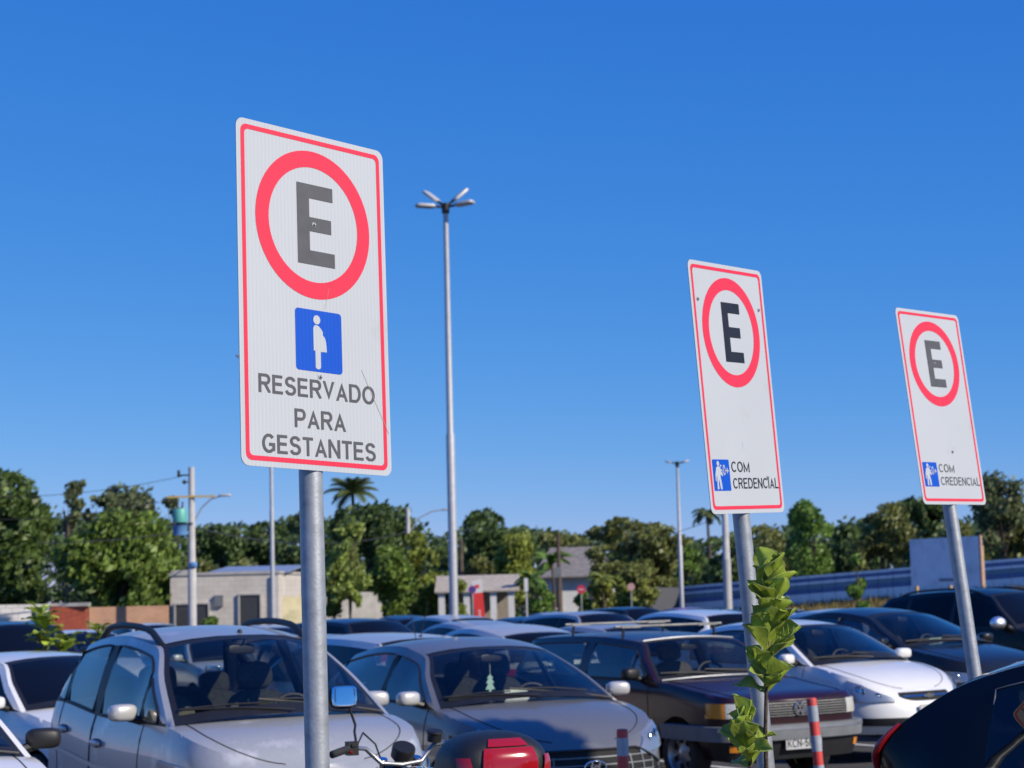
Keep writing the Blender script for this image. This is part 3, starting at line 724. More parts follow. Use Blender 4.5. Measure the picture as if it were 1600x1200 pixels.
fr = empty('fig_plant', (fx0 + .03, 6.25, 0), 'young fiddle leaf fig with large glossy leaves growing in front of the middle sign pole', 'plant')
def loc_(p): return p - fr.location
st = MB()
pts = [Vector((fx0 + .03, 6.25, 0)), Vector((fx0 + .01, 6.25, .6)), Vector((fx0, 6.25, 1.19))] + [at(x, y, 6.25) for x, y in ((1196, 1140), (1197, 1085), (1200, 1000), (1206, 950), (1208, 908))]
st.tube([loc_(p) for p in pts], .0085, FSTEM, 10, True, .004)
lowp = [Vector((fx0, 6.25, .75)), Vector((fx0 - .05, 6.24, 1.05)), at(1172, 1200, 6.22), at(1166, 1160, 6.22), at(1164, 1138, 6.22)]
st.tube([loc_(p) for p in lowp], .007, FSTEM, 8, True, .0035)
st.build('stem', None, fr)
def along(pp, t):
    k = t * (len(pp) - 1); i = min(int(k), len(pp) - 2); return pp[i].lerp(pp[i + 1], k - i)
def leaves_on(pp, t0, t1, n, L0):
    for i in range(n):
        t = lerp(t0, t1, i / (n - 1)); p = along(pp, t); a = i * 2.4 + rf.uniform(-.5, .5); k = (i / (n - 1))
        el = lerp(.62, 1.30, k ** 1.6) + rf.uniform(-.38, .34)
        d = Vector((math.cos(a) * math.cos(el), math.sin(a) * math.cos(el), math.sin(el))); up = Vector((-math.cos(a) + rf.uniform(-.7, .7), -math.sin(a) + rf.uniform(-.7, .7), .4 + rf.uniform(-.2, .6)))
        L_ = L0 * rf.uniform(.72, 1.25); mb = MB(); leaf(mb, loc_(p), d, up, L_, L_ * rf.uniform(.62, .86), rf.uniform(-.25, .25), rf.uniform(.3, 1.0), rf)
        mb.build('leaf', None, fr, ang=180)
leaves_on(pts[4:], .0, 1.0, 50, .108)
leaves_on(lowp[2:], 0, 1.0, 20, .098)
leaves_on([pts[0] + Vector((0, 0, .25)), Vector((fx0, 6.25, .8))], 0, 1, 10, .11)
# ------------------------------------------------------------------ motorcycle
BLK = mat('bike_black_plastic', (.014, .014, .015), .42, bump=.25, bscale=260); BLG = mat('bike_gloss_black', (.012, .012, .014), .12, 0, .8)
def motorcycle(origin, fwd):
    root = empty('motorcycle', origin, 'parked motorcycle with black top box carrying red reflectors and a round mirror', 'motorcycle', None, math.atan2(fwd[1], fwd[0]))
    def P_(name, fn, parent=None, **k):
        g = MB(); fn(g); return g.build(name, None, parent or root, **k)
    for x in (.70, -.62):
        Mx = Matrix.Translation((x, 0, .30)) @ Matrix.Rotation(R(90), 4, 'X')
        wo = P_('wheel', lambda g: g.lathe([(.235, -.035), (.275, -.045), (.298, -.02), (.302, 0), (.298, .02), (.275, .045), (.235, .035), (.225, 0), (.235, -.035)], Mx, M['rubber'], 36))
        def rim(g):
            g.lathe([(.235, -.02), (.215, -.02), (.215, .02), (.235, .02)], Mx, M['alu'], 36); g.lathe([(0, -.06), (.05, -.06), (.05, .06), (0, .06)], Mx, M['alu'], 16)
            for i in range(5): a = 2 * math.pi * i / 5; g.tube([Mx @ Vector((.04 * math.cos(a), .04 * math.sin(a), 0)), Mx @ Vector((.22 * math.cos(a), .22 * math.sin(a), 0))], .012, M['alu'], 6)
        P_('rim', rim, wo)
    P_('fork', lambda g: [g.tube([(.70, s * .085, .30), (.46, s * .085, 1.02)], .022, M['chrome'], 12) for s in (1, -1)])
    P_('front_fender', lambda g: g.grid([[(.70 + .335 * math.cos(a), y, .30 + .335 * math.sin(a)) for y in (-.06, -.03, 0, .03, .06)] for a in [R(30 + 10 * i) for i in range(13)]], BLG))
    P_('fuel_tank', lambda g: g.sq((.14, 0, .86), (.28, .15, .13), .8, .7, Matrix.Rotation(R(-6), 3, 'Y'), BLG, 24, 14))
    P_('seat', lambda g: [g.sq((-.20, 0, .80), (.26, .13, .065), .6, .6, None, BLK), g.sq((-.45, 0, .86), (.22, .12, .06), .6, .6, None, BLK)])
    P_('engine', lambda g: [g.sq((.08, 0, .42), (.22, .16, .16), .4, .4, None, M['alu']), g.sq((.16, 0, .62), (.10, .11, .12), .3, .3, None, M['trim'])])
    P_('frame', lambda g: [g.tube([(.45, 0, .95), (.2, 0, .72), (-.3, 0, .70), (-.78, 0, .80)], .022, M['trim'], 8), g.tube([(.42, 0, .85), (.3, 0, .4), (-.1, 0, .27), (-.62, 0, .30)], .022, M['trim'], 8), g.tube([(-.1, 0, .3), (-.3, 0, .7)], .02, M['trim'], 8)])
    P_('exhaust', lambda g: g.tube([(.25, -.1, .5), (.32, -.13, .3), (.0, -.16, .25), (-.4, -.17, .32), (-.85, -.18, .42)], [.02, .02, .022, .04, .045], M['chrome'], 12))
    P_('rear_rack', lambda g: [g.tube([(-.35, s * .12, .82), (-.80, s * .12, .88)], .012, M['trim'], 8) for s in (1, -1)] + [g.tube([(x, -.12, .885), (x, .12, .885)], .010, M['trim'], 6) for x in (-.5, -.65, -.8)])
    hl = P_('headlight', lambda g: [g.sq((.56, 0, .88), (.10, .11, .11), .9, .9, None, BLG), g.sq((.645, 0, .88), (.03, .095, .095), .9, .9, None, M['hlglass'])])
    P_('instrument', lambda g: [g.lathe([(0, .035), (.052, .035), (.056, .025), (.056, -.02), (.03, -.05), (0, -.05)], Matrix.Translation((.47, -.02, 1.04)) @ Matrix.Rotation(R(-28), 4, 'Y'), M['trim'], 20)])
    hb = [(.43, 0, .99), (.44, .10, 1.0), (.46, .17, 1.07), (.40, .26, 1.085), (.30, .38, 1.07)]
    for s in (1, -1):
        pass
    H = [Vector((x, y, z)) for x, y, z in hb]
    full = [Vector((p.x, -p.y, p.z)) for p in H[:0:-1]] + H
    P_('handlebar', lambda g: g.tube(full, .011, M['alu'], 10))
    for s in (1, -1):
        e = Vector((H[-1].x, s * H[-1].y, H[-1].z)); b = Vector((H[-2].x, s * H[-2].y, H[-2].z)); dv = (e - b).normalized()
        P_('grip', lambda g: g.tube([b + dv * .03, b + dv * .05, e + dv * .02, e + dv * .025], [.014, .018, .018, .012], M['rubber'], 12))
        sw = P_('switch_cluster', lambda g: [g.box(b + dv * .0 + Vector((0, 0, -.004)), (.05, .05, .062), M['trim']), g.box(b + Vector((-.027, 0, .012)), (.012, .02, .012), M['trim']), g.box(b + Vector((-.027, s * .012, -.018)), (.008, .014, .008), M['red_lens'])])
        P_('lever', lambda g: g.tube([b + Vector((.02, 0, 0)), b + dv * .06 + Vector((.06, 0, -.003)), e + Vector((.05, 0, -.012))], .006, M['alu'], 6))
        if s < 0: continue
        mc = b + Vector((.0, s * .042, .232))
        stem = P_('mirror_stem', lambda g: g.tube([b + Vector((.005, -s * .025, .01)), b + Vector((.015, -s * .02, .07)), b + Vector((.03, -s * .03, .10)), mc + Vector((.015, -s * .03, -.03))], .0065, M['trim'], 8))
        ml = P_('mirror', lambda g: g.sq(mc, (.020, .066, .055), .7, .88, Matrix.Rotation(R(s * -14), 3, 'Z') @ Matrix.Rotation(R(9), 3, 'Y'), M['trim'], 24, 10))
        P_('mirror_glass', lambda g: g.sq(mc + Vector((-.0172, -s * .003, .0035)), (.005, .058, .048), .3, .88, Matrix.Rotation(R(s * -14), 3, 'Z') @ Matrix.Rotation(R(9), 3, 'Y'), M['mirror'], 24, 8), ml)
        P_('cable', lambda g: g.tube([b + Vector((.02, -s * .03, 0)), Vector((.52, s * .16, 1.14)), Vector((.57, s * .08, 1.08)), Vector((.52, s * .04, .92))], .0045, M['trim'], 6))
    P_('brake_reservoir', lambda g: [g.lathe([(0, .03), (.038, .03), (.04, .022), (.034, .018), (.034, -.02), (0, -.02)], Matrix.Translation((.42, -.16, 1.11)) @ Matrix.Rotation(R(-12), 4, 'Y'), M['trim'], 18)])
    # top box with sub-parts: it is bolted to the rack
    bc = Vector((-.59, 0, 1.05)); 
    def shell(g):
        g.sq(bc + Vector((0, 0, .0)), (.20, .226, .155), .82, .66, None, BLK, 48, 24)
    box = P_('top_box', shell)
    P_('box_seam', lambda g: g.tube([bc + Vector((.203 * math.copysign(abs(math.cos(a)) ** .66, math.cos(a)), .229 * math.copysign(abs(math.sin(a)) ** .66, math.sin(a)), -.03)) for a in [2 * math.pi * i / 60 for i in range(61)]], .012, BLK, 8, False), box)
    def onbox(th, z, off):   # th measured from the rearward direction
        pw = lambda v, e: math.copysign(abs(v) ** e, v)
        sv = max(min((z - bc.z) / .155, 1), -1); cv = (1 - abs(sv) ** (2 / .82)) ** (.82 / 2); a = math.pi - th
        return Vector((bc.x + (.20 * cv + off) * pw(math.cos(a), .66), bc.y + (.226 * cv + off) * pw(math.sin(a), .66), z))
    def refl(g, a0, a1, z0, z1, lean=0):
        rows = [[onbox(lerp(a0, a1, i / 12) + lean * (j / 6 - .5), lerp(z0, z1, j / 6), .010) for j in range(7)] for i in range(13)]; g.grid(rows, M['red_lens'])
    P_('reflector', lambda g: refl(g, -.40, .38, 1.055, 1.145), box)
    P_('reflector', lambda g: refl(g, .62, 1.05, 1.045, 1.11, .14), box)
    P_('reflector', lambda g: refl(g, -1.05, -.62, 1.045, 1.11, -.14), box)
    P_('reflector', lambda g: refl(g, -.32, .30, 1.151, 1.180), box)
    P_('lock', lambda g: g.sq(onbox(0, .985, .006), (.012, .03, .016), .6, .6, None, M['chrome']), box)
    P_('tail_light', lambda g: g.sq((-.84, 0, .78), (.05, .08, .045), .6, .6, None, M['red_lens']))
    P_('rear_fender', lambda g: g.grid([[(-.62 + .335 * math.cos(a), y, .30 + .335 * math.sin(a)) for y in (-.07, -.035, 0, .035, .07)] for a in [R(60 + 10 * i) for i in range(13)]], BLK))
    P_('kickstand', lambda g: g.tube([(-.05, .1, .28), (-.08, .28, .0)], .012, M['trim'], 8))
motorcycle((-.375, 8.72, 0), (-.42, .907))

# ------------------------------------------------------------------ the first row of cars
ROW = 'cars parked in the front row facing the signs'
def nose_shape(c, name, z, off, builder, parent=None):
    g = MB(); p = c.pt(0, z, off); builder(g, p); return c.put(g, name, smooth=True, ang=50)
def yz(g, p, pts, th, mat_, dx=0):
    n = len(pts); from mathutils.geometry import tessellate_polygon
    t = tessellate_polygon([[Vector((y, z, 0)) for y, z in pts]])
    g.add([(p.x + dx, p.y + y, p.z + z) for y, z in pts] + [(p.x + dx - th, p.y + y, p.z + z) for y, z in pts], [tuple(f) for f in t] + [(i, (i + 1) % n, n + (i + 1) % n, n + i) for i in range(n)], mat_)
def ell(a, b, n=28): return [(a * math.cos(2 * math.pi * i / n), b * math.sin(2 * math.pi * i / n)) for i in range(n + 1)]
def headlamp(c, s, q0, q1, zl, zh, proj=None):
    o = c.slab('headlight', M['reflector'], s * q0, s * q1, zl, zh, .014, 12, 4, .04)
    fl = zl if callable(zl) else (lambda q: zl); fh = zh if callable(zh) else (lambda q: zh)
    for k in (.33, .70) if proj is None else proj:
        g = MB(); q = lerp(q0, q1, k); z = lerp(fl(q), fh(q), .55); p = c.pt(s * q, z, .017); nx, ny = c.normal(s * q)
        Mx = Matrix.Translation(p) @ Vector((nx, ny, 0)).to_track_quat('Z', 'Y').to_matrix().to_4x4(); r = (fh(q) - fl(q)) * .40
        g.lathe([(r, .0), (r * .9, .006), (r * .55, -.004), (r * .4, .004), (0, .008)], Mx, M['chrome'], 18); g.build('reflector', None, o)
    l = MB(); l.grid(c.patch(s * (q0 + .01), s * (q1 - .01), lambda q: fl(abs(q)) + .004, lambda q: fh(abs(q)) - .004, .026, 12, 4), M['lens']); l.build('lens', None, o)
    return o

# -- silver blue minivan
IDEA = dict(BASE, mirx=.50, L=3.72, W=1.68, sill=.24, rw=.30, rf=.62, rr=.42, pf=2.6, pr=3.0, hood=.055, bow=.20, roofbow=.10, crown=.06,
            zs=[(0, .82), (-.2, .90), (-.5, .99), (-.92, 1.05), (-2.0, 1.05), (-3.3, 1.12), (-3.72, 1.06)],
            xw=-.88, xt=-1.70, zt=1.535, yt=.565, mid=(-2.4, 1.595, .58), xr=-3.20, zr=1.53, yr=.555, xb=-3.53, wb=2.40, fo=.78,
            wins=[(-.92, -1.36, 0, -.06), (-1.42, -2.25, -.06, -.05), (-2.42, -3.06, -.05, -.16), (-3.14, -3.42, -.16, -.20)], ftop='body', doors=[(-1.30, -2.32), (-2.34, -3.14)], bumpz=.60)
idea = Car('parked_car', 'silver blue minivan with black roof rails and blotched paint, behind the big sign pole', 'car', ROW, IDEA, (-1.11, 11.82), 29.4, -.07, 'silver_blue', mirmat='silver')
idea.rails('trim', .075, .0, .9, .024)
for s in (1, -1): headlamp(idea, s, .62, 1.1, .64, lambda q: .80 + .10 * (abs(q) - .62))
idea.slab('grille', M['trim'], -.5, .5, .60, .72, .005, 12, 2, .02)
g = MB(); p = idea.roof_at(.06, .06); g.sq(p + Vector((0, 0, .008)), (.022, .016, .016), .8, .8, None, M['antenna'], 10, 6); idea.put(g, 'antenna')
g = MB()
for s in (1, -1):
    a = idea.patch(s * idea.q_of_x(-1.0), s * idea.q_of_x(-3.35), lambda q: idea.ZS(idea.outline(q)[0]) - .34, lambda q: idea.ZS(idea.outline(q)[0]) - .31, .006, 14, 1); g.grid(a, M['silver'])
idea.put(g, 'side_moulding')
idea.plate(.48)

# -- steel grey hatchback
HB = dict(BASE, L=3.94, W=1.72, sill=.23, rf=.80, rr=.5, pf=2.5, hood=.06, bow=.19, roofbow=.09, crown=.055,
          zs=[(0, .72), (-.25, .80), (-.6, .885), (-1.1, .955), (-2.2, .98), (-3.3, 1.07), (-3.94, 1.0)],
          fprof=[(0, .10), (.12, .03), (.3, 0), (.55, .0), (.8, .03), (.92, .07), (1, .13)],
          xw=-1.08, xt=-1.86, zt=1.345, mid=(-2.4, 1.41, .565), wins=[(-1.08, -2.16, 0, -.03), (-2.24, -3.3, -.03, -.10)])
hb = Car('parked_car', 'steel grey hatchback with oval H badge grille, an air freshener behind its windscreen', 'car', ROW, HB, (.53, 14.2), 25.5, -.07, 'steel_grey', mirmat='silver')
zt = lambda q: hb.ZS(hb.outline(q)[0])
for s in (1, -1): headlamp(hb, s, .30, .74, lambda q: .625 + .09 * max(0, abs(q) - .30), lambda q: lerp(.655, zt(q) - .004, min(1, max(0, abs(q) - .30) / .14)), (.45, .72))
gl0 = lambda q: .40 + .55 * max(0, abs(q) - .30); gl1 = lambda q: .675 - .55 * max(0, abs(q) - .28)
hb.slab('grille', M['gap'], -.50, .50, gl0, gl1, .006, 24, 3, .02)
g = MB()
for z in (.455, .51, .565, .62):
    k = .42
    g.grid(hb.patch(-k, k, z, z + .010, .020, 20, 1), M['grey_bumper'])
for q in (-.40, -.30, -.2, .2, .3, .40): g.grid(hb.patch(q, q + .010, .45, .635, .020, 1, 4), M['grey_bumper'])
hb.put(g, 'grille_bars')
g = MB()
for f_ in (gl0, gl1): g.tube([hb.pt(q, f_(q), .018) for q in [-.5 + 1.0 * i / 30 for i in range(31)]], .011, M['trim'], 6)
hb.put(g, 'grille_frame')
def hbadge(g, p):
    g.tube([(p.x + .012, y, p.z + z) for y, z in ell(.088, .046)], .0065, M['chrome'], 8, False)
    for y in (-.032, .030): yz(g, p, [(y - .018, -.038), (y - .004, -.038), (y + .018, .038), (y + .004, .038)], .01, M['chrome'], .014)
    yz(g, p, [(-.030, -.010), (.0, -.004), (.034, .008), (.034, .016), (.0, .008), (-.028, .0)], .01, M['chrome'], .015)
nose_shape(hb, 'badge', .555, .016, hbadge)
hb.antenna(.92, .28)
g = MB(); g.box(hb.pt(0, .33, .012), (.012, .40, .13), M['plate']); g.box(hb.pt(0, .38, .0125), (.0135, .40, .03), M['plate_blue']); hb.put(g, 'front_plate', smooth=False)
for s in (1, -1): hb.slab('fog_lamp_recess', M['trim'], s * .82, s * 1.08, lambda q: .36, lambda q: .56 - .5 * max(0, 1.08 - abs(q)) * .6, .004, 6, 2, .02)
bpy.context.view_layer.update()
def in_car(c, p): return c.root.matrix_world @ (Vector(p) + Vector((c.L / 2, 0, 0)))
e = hb.ws[-2][len(hb.ws[0]) // 2]; ap = Vector((e.x - .10, .0, e.z - .28))
g = MB(); Mr = Matrix.Rotation(R(-64.5), 3, 'Z')
prof = [(0, .075), (.028, .04), (.014, .04), (.036, .0), (.016, 0), (.042, -.05), (.010, -.05), (.010, -.07)]
pts = prof + [(-a, b) for a, b in prof[::-1][:-1]]
yz(g, Vector((0, 0, 0)), pts, .004, M['tree_card']); g.tube([(0, 0, .075), (0, 0, .21)], .0025, M['paper'], 5)
fre = g.build('air_freshener', None, None, smooth=False); fre.location = in_car(hb, ap); fre.rotation_euler = (0, 0, R(25.5 - 90))
tag(fre, 'pale green tree shaped air freshener hanging inside the grey hatchback windscreen', 'air freshener')
g = MB(); g.box((0, 0, 0), (.012, .20, .09), M['paper'], Matrix.Rotation(R(-25), 3, 'Y'))
crd = g.build('dashboard_card', None, None, smooth=False); crd.location = in_car(hb, (hb.P['xw'] - .10, -.05, hb.ZS(hb.P['xw']) + .075)); crd.rotation_euler = (0, 0, R(25.5 - 90)); tag(crd, 'white card standing on the grey hatchback dashboard behind the glass', 'card')

# -- burgundy box wagon
PAR = dict(BASE, L=4.05, W=1.60, sill=.26, rf=.34, rr=.30, pf=3.6, pr=4.5, rw=.285, ra=.34, hood=.018, deck=.01, bow=.09, roofbow=.03, crown=.03, fo=.80, wb=2.36,
           zs=[(0, .77), (-.08, .80), (-.5, .85), (-1.2, .92), (-2.4, .92), (-4.05, .93)],
           fprof=[(0, .06), (.25, .03), (.5, .02), (.8, .02), (.94, .03), (1, .06)], sprof=[(0, .06), (.15, .02), (.5, .0), (.8, .0), (.93, .012), (1, .04)],
           xw=-1.20, xt=-1.72, zt=1.275, yt=.56, mid=(-2.6, 1.325, .575), xr=-3.72, zr=1.29, yr=.56, xb=-3.96,
           wins=[(-1.24, -1.62, 0, 0), (-1.65, -2.42, 0, 0), (-2.58, -3.80, 0, -.10)], bpost='body', doors=[(-1.26, -2.48)], bumpz=.5, qb=1.0)
par = Car('parked_car', 'old burgundy box shaped wagon with roof bars, its number plate partly behind a bollard', 'car', ROW, PAR, (2.51, 17.47), 29.7, -.03, 'burgundy', mirmat='trim', tail=True, cloth='cloth_beige')
zc = lambda q: .775
for s in (1, -1):
    o = par.slab('headlight', M['hlglass'], s * .42, s * .72, .625, .755, .006, 8, 2, .03)
    o = par.slab('indicator', M['amber'], s * .73, s * 1.0, .625, .755, .006, 8, 2, .03)
par.slab('grille', M['gap'], -.415, .415, .62, .758, .002, 16, 2, .02)
g = MB()
for k in range(6): g.grid(par.patch(-.41, .41, .628 + .0225 * k, .628 + .0225 * k + .006, .018, 14, 1), M['dull_alu'])
par.put(g, 'grille_bars')
def vw(g, p):
    r = .058
    g.tube([(p.x + .014, y, p.z + z) for y, z in ell(r, r, 28)], .006, M['chrome'], 6, False)
    def bar(a, b, w_=.007): 
        a = Vector(a); b = Vector(b); d = (b - a).normalized(); n_ = Vector((-d.y, d.x)) * w_
        yz(g, p, [tuple(a + n_), tuple(b + n_), tuple(b - n_), tuple(a - n_)], .008, M['chrome'], .018)
    bar((-.026, .048), (0, .006)); bar((.026, .048), (0, .006)); bar((-.046, .026), (-.024, -.044)); bar((-.024, -.044), (0, .0)); bar((0, 0), (.024, -.044)); bar((.024, -.044), (.046, .026))
nose_shape(par, 'badge', .69, .016, vw)
bp = par.slab('bumper_bar', M['grey_bumper'], -1.18, 1.18, .425, .555, .075, 30, 3, .09)
par.slab('bumper_strip', M['alu'], -.80, .80, .512, .536, .079, 24, 1, .006, bp)
par.slab('lower_valance', M['trim'], -.98, .98, .25, .425, .03, 24, 3, .04)
g = MB()
for z in (.30, .335, .37): g.grid(par.patch(-.72, .72, z, z + .012, .034, 14, 1), M['grey_bumper'])
g.grid(par.patch(-.95, .95, .262, .285, .036, 16, 1), M['grey_bumper']); par.put(g, 'valance_slats')
for s in (1, -1): par.slab('lower_indicator', M['amber'], s * .52, s * .66, .33, .39, .04, 4, 1, .02)
o, p = par.plate(.40, .072)
tv, tf = text_mesh('KCN-58', .070, .275, .16)
t = MB(); t.add([(p.x + .0075 + 1e-5 * (i % 61), p.y - .182 + a, p.z - .048 + b) for i, (a, b) in enumerate(tv)], tf, M['ink']); t.add([(p.x + .0075, p.y + a, p.z + b) for a, b in ((-.09, .036), (.09, .036), (.09, .040), (-.09, .040))], [(0, 1, 2, 3)], M['ink'])
t.build('plate_lettering', None, o, smooth=False)
for u, nm in ((.16, 0), (.62, 0)):
    g = MB(); a = par.roof_at(u, -.95); b = par.roof_at(u, .95)
    A = a + Vector((0, -.10, .115)); B = b + Vector((0, .10, .115)); g.tube([A, B], .012, M['dull_alu'], 8)
    for q_, s in ((a, -1), (b, 1)):
        g.tube([q_ + Vector((0, s * .015, -.02)), q_ + Vector((0, s * .0, .105))], .014, M['trim'], 8); g.box(q_ + Vector((0, -s * .08, .112)), (.04, .22, .022), M['dull_alu'])
    par.put(g, 'roof_bar')
g = MB(); T_ = [par.pt(s * 1.0, .9) for s in (1, -1)]
for i in (0,):
    r = par.ws; pts = [v + Vector((.01, 0, .006)) for v in r[-1][1:-1]]; g.tube(pts, .010, M['alu'], 6); pts = [v + Vector((.012, 0, .006)) for v in r[0][2:-2]]; g.tube(pts, .008, M['alu'], 6)
par.put(g, 'screen_trim')

# -- white saloon
CL = dict(SEDAN, L=4.15, W=1.61, rf=.72, pf=2.5, hood=.05, bow=.17, roofbow=.07, zs=[(0, .68), (-.25, .755), (-.6, .85), (-1.05, .925), (-2.2, .93), (-3.2, .97), (-3.6, .99), (-4.15, .9)], xw=-1.02, xt=-1.76, zt=1.30, mid=(-2.3, 1.35, .545), xr=-2.95, zr=1.29, yt=.54, xb=-3.5,
          wins=[(-1.02, -2.05, 0, -.03), (-2.12, -3.0, -.03, -.12)], doors=[(-1.1, -2.08), (-2.1, -3.0)])
cl = Car('parked_car', 'white saloon with gold bow tie grille and black bumper insert, right of the burgundy wagon', 'car', ROW, CL, (4.26, 20.06), 34.3, -.03, 'white')
for s in (1, -1): headlamp(cl, s, .33, .84, lambda q: .575 + .05 * max(0, abs(q) - .6), lambda q: lerp(.60, cl.ZS(cl.outline(q)[0]) - .03, min(1, max(0, abs(q) - .33) / .36) ** .6), (.36, .74))
cl.slab('grille', M['gap'], -.27, .27, lambda q: .575 + .05 * (abs(q) / .27) ** 3, .66, .005, 12, 2, .02)
cl.slab('grille_bar', M['chrome'], -.24, .24, .615, .628, .016, 12, 1, .02)
nose_shape(cl, 'badge', .62, .032, lambda g, p: yz(g, p, [(-.075, -.014), (-.062, .014), (-.022, .014), (-.022, .024), (.022, .024), (.022, .014), (.075, .014), (.062, -.014), (.022, -.014), (.022, -.024), (-.022, -.024), (-.022, -.014)], .01, M['chrome'], .012))
cl.slab('bumper_insert', M['trim'], -.8, .8, .33, .41, .006, 20, 2, .02)
cl.plate(.47, .016)
# -- black saloon
BK = dict(SEDAN, L=4.5, W=1.75, rf=.85, hood=.06, bow=.20, zs=[(0, .70), (-.3, .82), (-.8, .92), (-1.25, .98), (-2.4, .98), (-3.4, 1.02), (-3.8, 1.05), (-4.5, .95)], xw=-1.18, xt=-2.02, zt=1.355, yt=.57, mid=(-2.6, 1.41, .57), xr=-3.25, zr=1.34, xb=-3.85, wb=2.7, fo=.9,
          wins=[(-1.18, -2.3, 0, -.03), (-2.37, -3.3, -.03, -.12)], doors=[(-1.25, -2.33), (-2.35, -3.25)])
bk = Car('parked_car', 'black saloon with a green card on its dashboard, behind the white saloon', 'car', ROW, BK, (5.95, 22.7), 36, -.02, 'charcoal')
for s in (1, -1): headlamp(bk, s, .55, 1.08, .60, lambda q: .69 + .10 * max(0, abs(q) - .5))
bk.slab('grille', M['gap'], -.4, .4, .50, .66, .005, 12, 2, .02)
bk.plate(.42)
bpy.context.view_layer.update()
g = MB(); g.box((0, 0, 0), (.012, .22, .08), M['tree_card'], Matrix.Rotation(R(-25), 3, 'Y'))
crd = g.build('dashboard_card', None, None, smooth=False); crd.location = in_car(bk, (bk.P['xw'] - .12, -.10, bk.ZS(bk.P['xw']) + .07)); crd.rotation_euler = (0, 0, R(36 - 90)); tag(crd, 'green card lying on the black saloon dashboard behind the glass', 'card')
# -- near white hatchback, bottom left
nw = Car('parked_car', 'white hatchback with black door mirror cut off at the bottom left corner', 'car', ROW, dict(BASE), (-2.72, 8.95), 30, 0, 'white', mirmat='trim')
for s in (1, -1): headlamp(nw, s, .6, 1.05, .62, lambda q: .72 + .1 * max(0, abs(q) - .6))
# -- near dark hatchback, bottom right
NH = dict(BASE, seal='dull_alu', sealr=.0028, L=4.2, W=1.76, sill=.30, rw=.34, ra=.39, rf=.75, rr=.50, pr=3.0, zs=[(0, .85), (-.3, .94), (-.8, 1.0), (-1.1, 1.02), (-2.2, 1.03), (-3.6, 1.04), (-4.2, 1.0)], xw=-1.05, xt=-1.85, zt=1.47, mid=(-2.4, 1.52, .58), xr=-3.40, zr=1.50, yr=.56, xb=-4.16, crown=.045,
          rear=[(-3.72, 1.43, .575), (-3.92, 1.32, .64), (-4.05, 1.19, .71)], sprof=[(0, .06), (.15, .02), (.45, 0), (.7, .004), (.86, .02), (1, .07)],
          wins=[(-1.05, -2.15, 0, -.03), (-2.22, -2.98, -.03, -.06), (-3.05, -3.60, -.06, -.02)])
vy = 47; vf = Vector((math.sin(R(vy)), -math.cos(R(vy)), 0)); vl = Vector((math.cos(R(vy)), math.sin(R(vy)), 0)); rc = Vector((1.14, 7.15, 0)) + vl * .80
nose = rc + vf * 4.2
nh = Car('parked_car', 'black hatchback with roof spoiler seen from its rear quarter at the bottom right corner', 'car', 'cars parked beside the signs', NH, (nose.x, nose.y), vy, 0, 'black', glass='tint', sglass='tint', tail=False)
for s in (1, -1): nh.slab('tail_light', M['red_lens'], s * 2.12, s * 2.55, lambda q: .72, lambda q: .97, .008, 10, 3, .03)
for s in (1, -1):
    g = MB(); g.tube([Vector((x - .004, s * (nh.ry(x) + .008), nh.rz(x))) for x in [-4.155 + .18 * i / 12 for i in range(13)]], [.024 - .0015 * i for i in range(13)], M['red_lens'], 10); nh.put(g, 'pillar_tail_light')
g = MB(); rows = []
for t in [-.86 + 1.72 * i / 10 for i in range(11)]:
    p = nh.roof_at(1.0, t) + Vector((-.04, 0, -.008)); rows.append([p + Vector((.16, 0, .012)), p + Vector((0, 0, .022)), p + Vector((-.10, 0, .010)), p + Vector((-.12, 0, -.002)), p + Vector((-.08, 0, -.016)), p + Vector((.0, 0, -.005))])
g.grid(rows, nh.pm, closed=True); nh.put(g, 'roof_spoiler', weld=True)

# ------------------------------------------------------------------ cars farther back
LOT = 'cars parked in the rows behind'
def far(P, col, px, Y, yaw, label, dz=0, rails=None, ant=False, sg='dark_glass', **k):
    c = at(px, 950, Y); fx, fy = math.sin(R(yaw)), -math.cos(R(yaw)); L = P['L']
    car = Car('parked_car', label, 'car', LOT, P, (c.x + fx * L / 2, Y + fy * L / 2), yaw, gz(c.x, Y) + dz, col, det=0, glass=sg, sglass=sg, **k)
    if rails: car.rails(rails)
    if ant: car.antenna()
    return car
far(SEDAN, 'white', 55, 18.2, 45, 'white saloon behind the bottom left hatchback, its windscreen beside the silver blue minivan', -.02, sg='dark_glass')
far(SUV, 'navy', 18, 30, 30, 'dark SUV with grey roof rails below the white block wall', 0, 'silver')
far(BASE, 'white', 128, 33, 30, 'white hatchback roof below the red corrugated gate')
far(SEDAN, 'blue_silver', 330, 32, 30, 'pale blue saloon roof showing over the minivan roof')
far(BASE, 'silver', 425, 33, 32, 'silver hatchback left of the big sign pole')
far(SEDAN, 'blue_silver', 478, 24, 210, 'blue grey saloon just behind the big sign pole')
gw = far(WAGON, 'silver', 560, 20.8, 209, 'silver wagon with black window frames and red tail lights behind the grey hatchback roof', 0, None, True)
far(SUV, 'charcoal', 565, 36, 40, 'black SUV with a blue reflecting windscreen right of the big sign pole', -.12)
far(SUV, 'silver', 690, 47, 208, 'silver SUV left of the tall lamp pole', -.15)
far(BASE, 'blue_silver', 722, 34, 207, 'blue silver hatchback right of the tall lamp pole foot')
far(BASE, 'silver', 765, 26.5, 207, 'silver hatchback with sloping rear window behind the grey hatchback roof')
far(SEDAN, 'navy', 812, 46, 205, 'dark blue saloon below the red banner')
far(SEDAN, 'charcoal', 905, 54, 205, 'dark saloon below the red round sign')
far(SUV, 'blue_silver', 925, 40, 32, 'pale blue SUV behind the arched silver framed saloon', -.12)
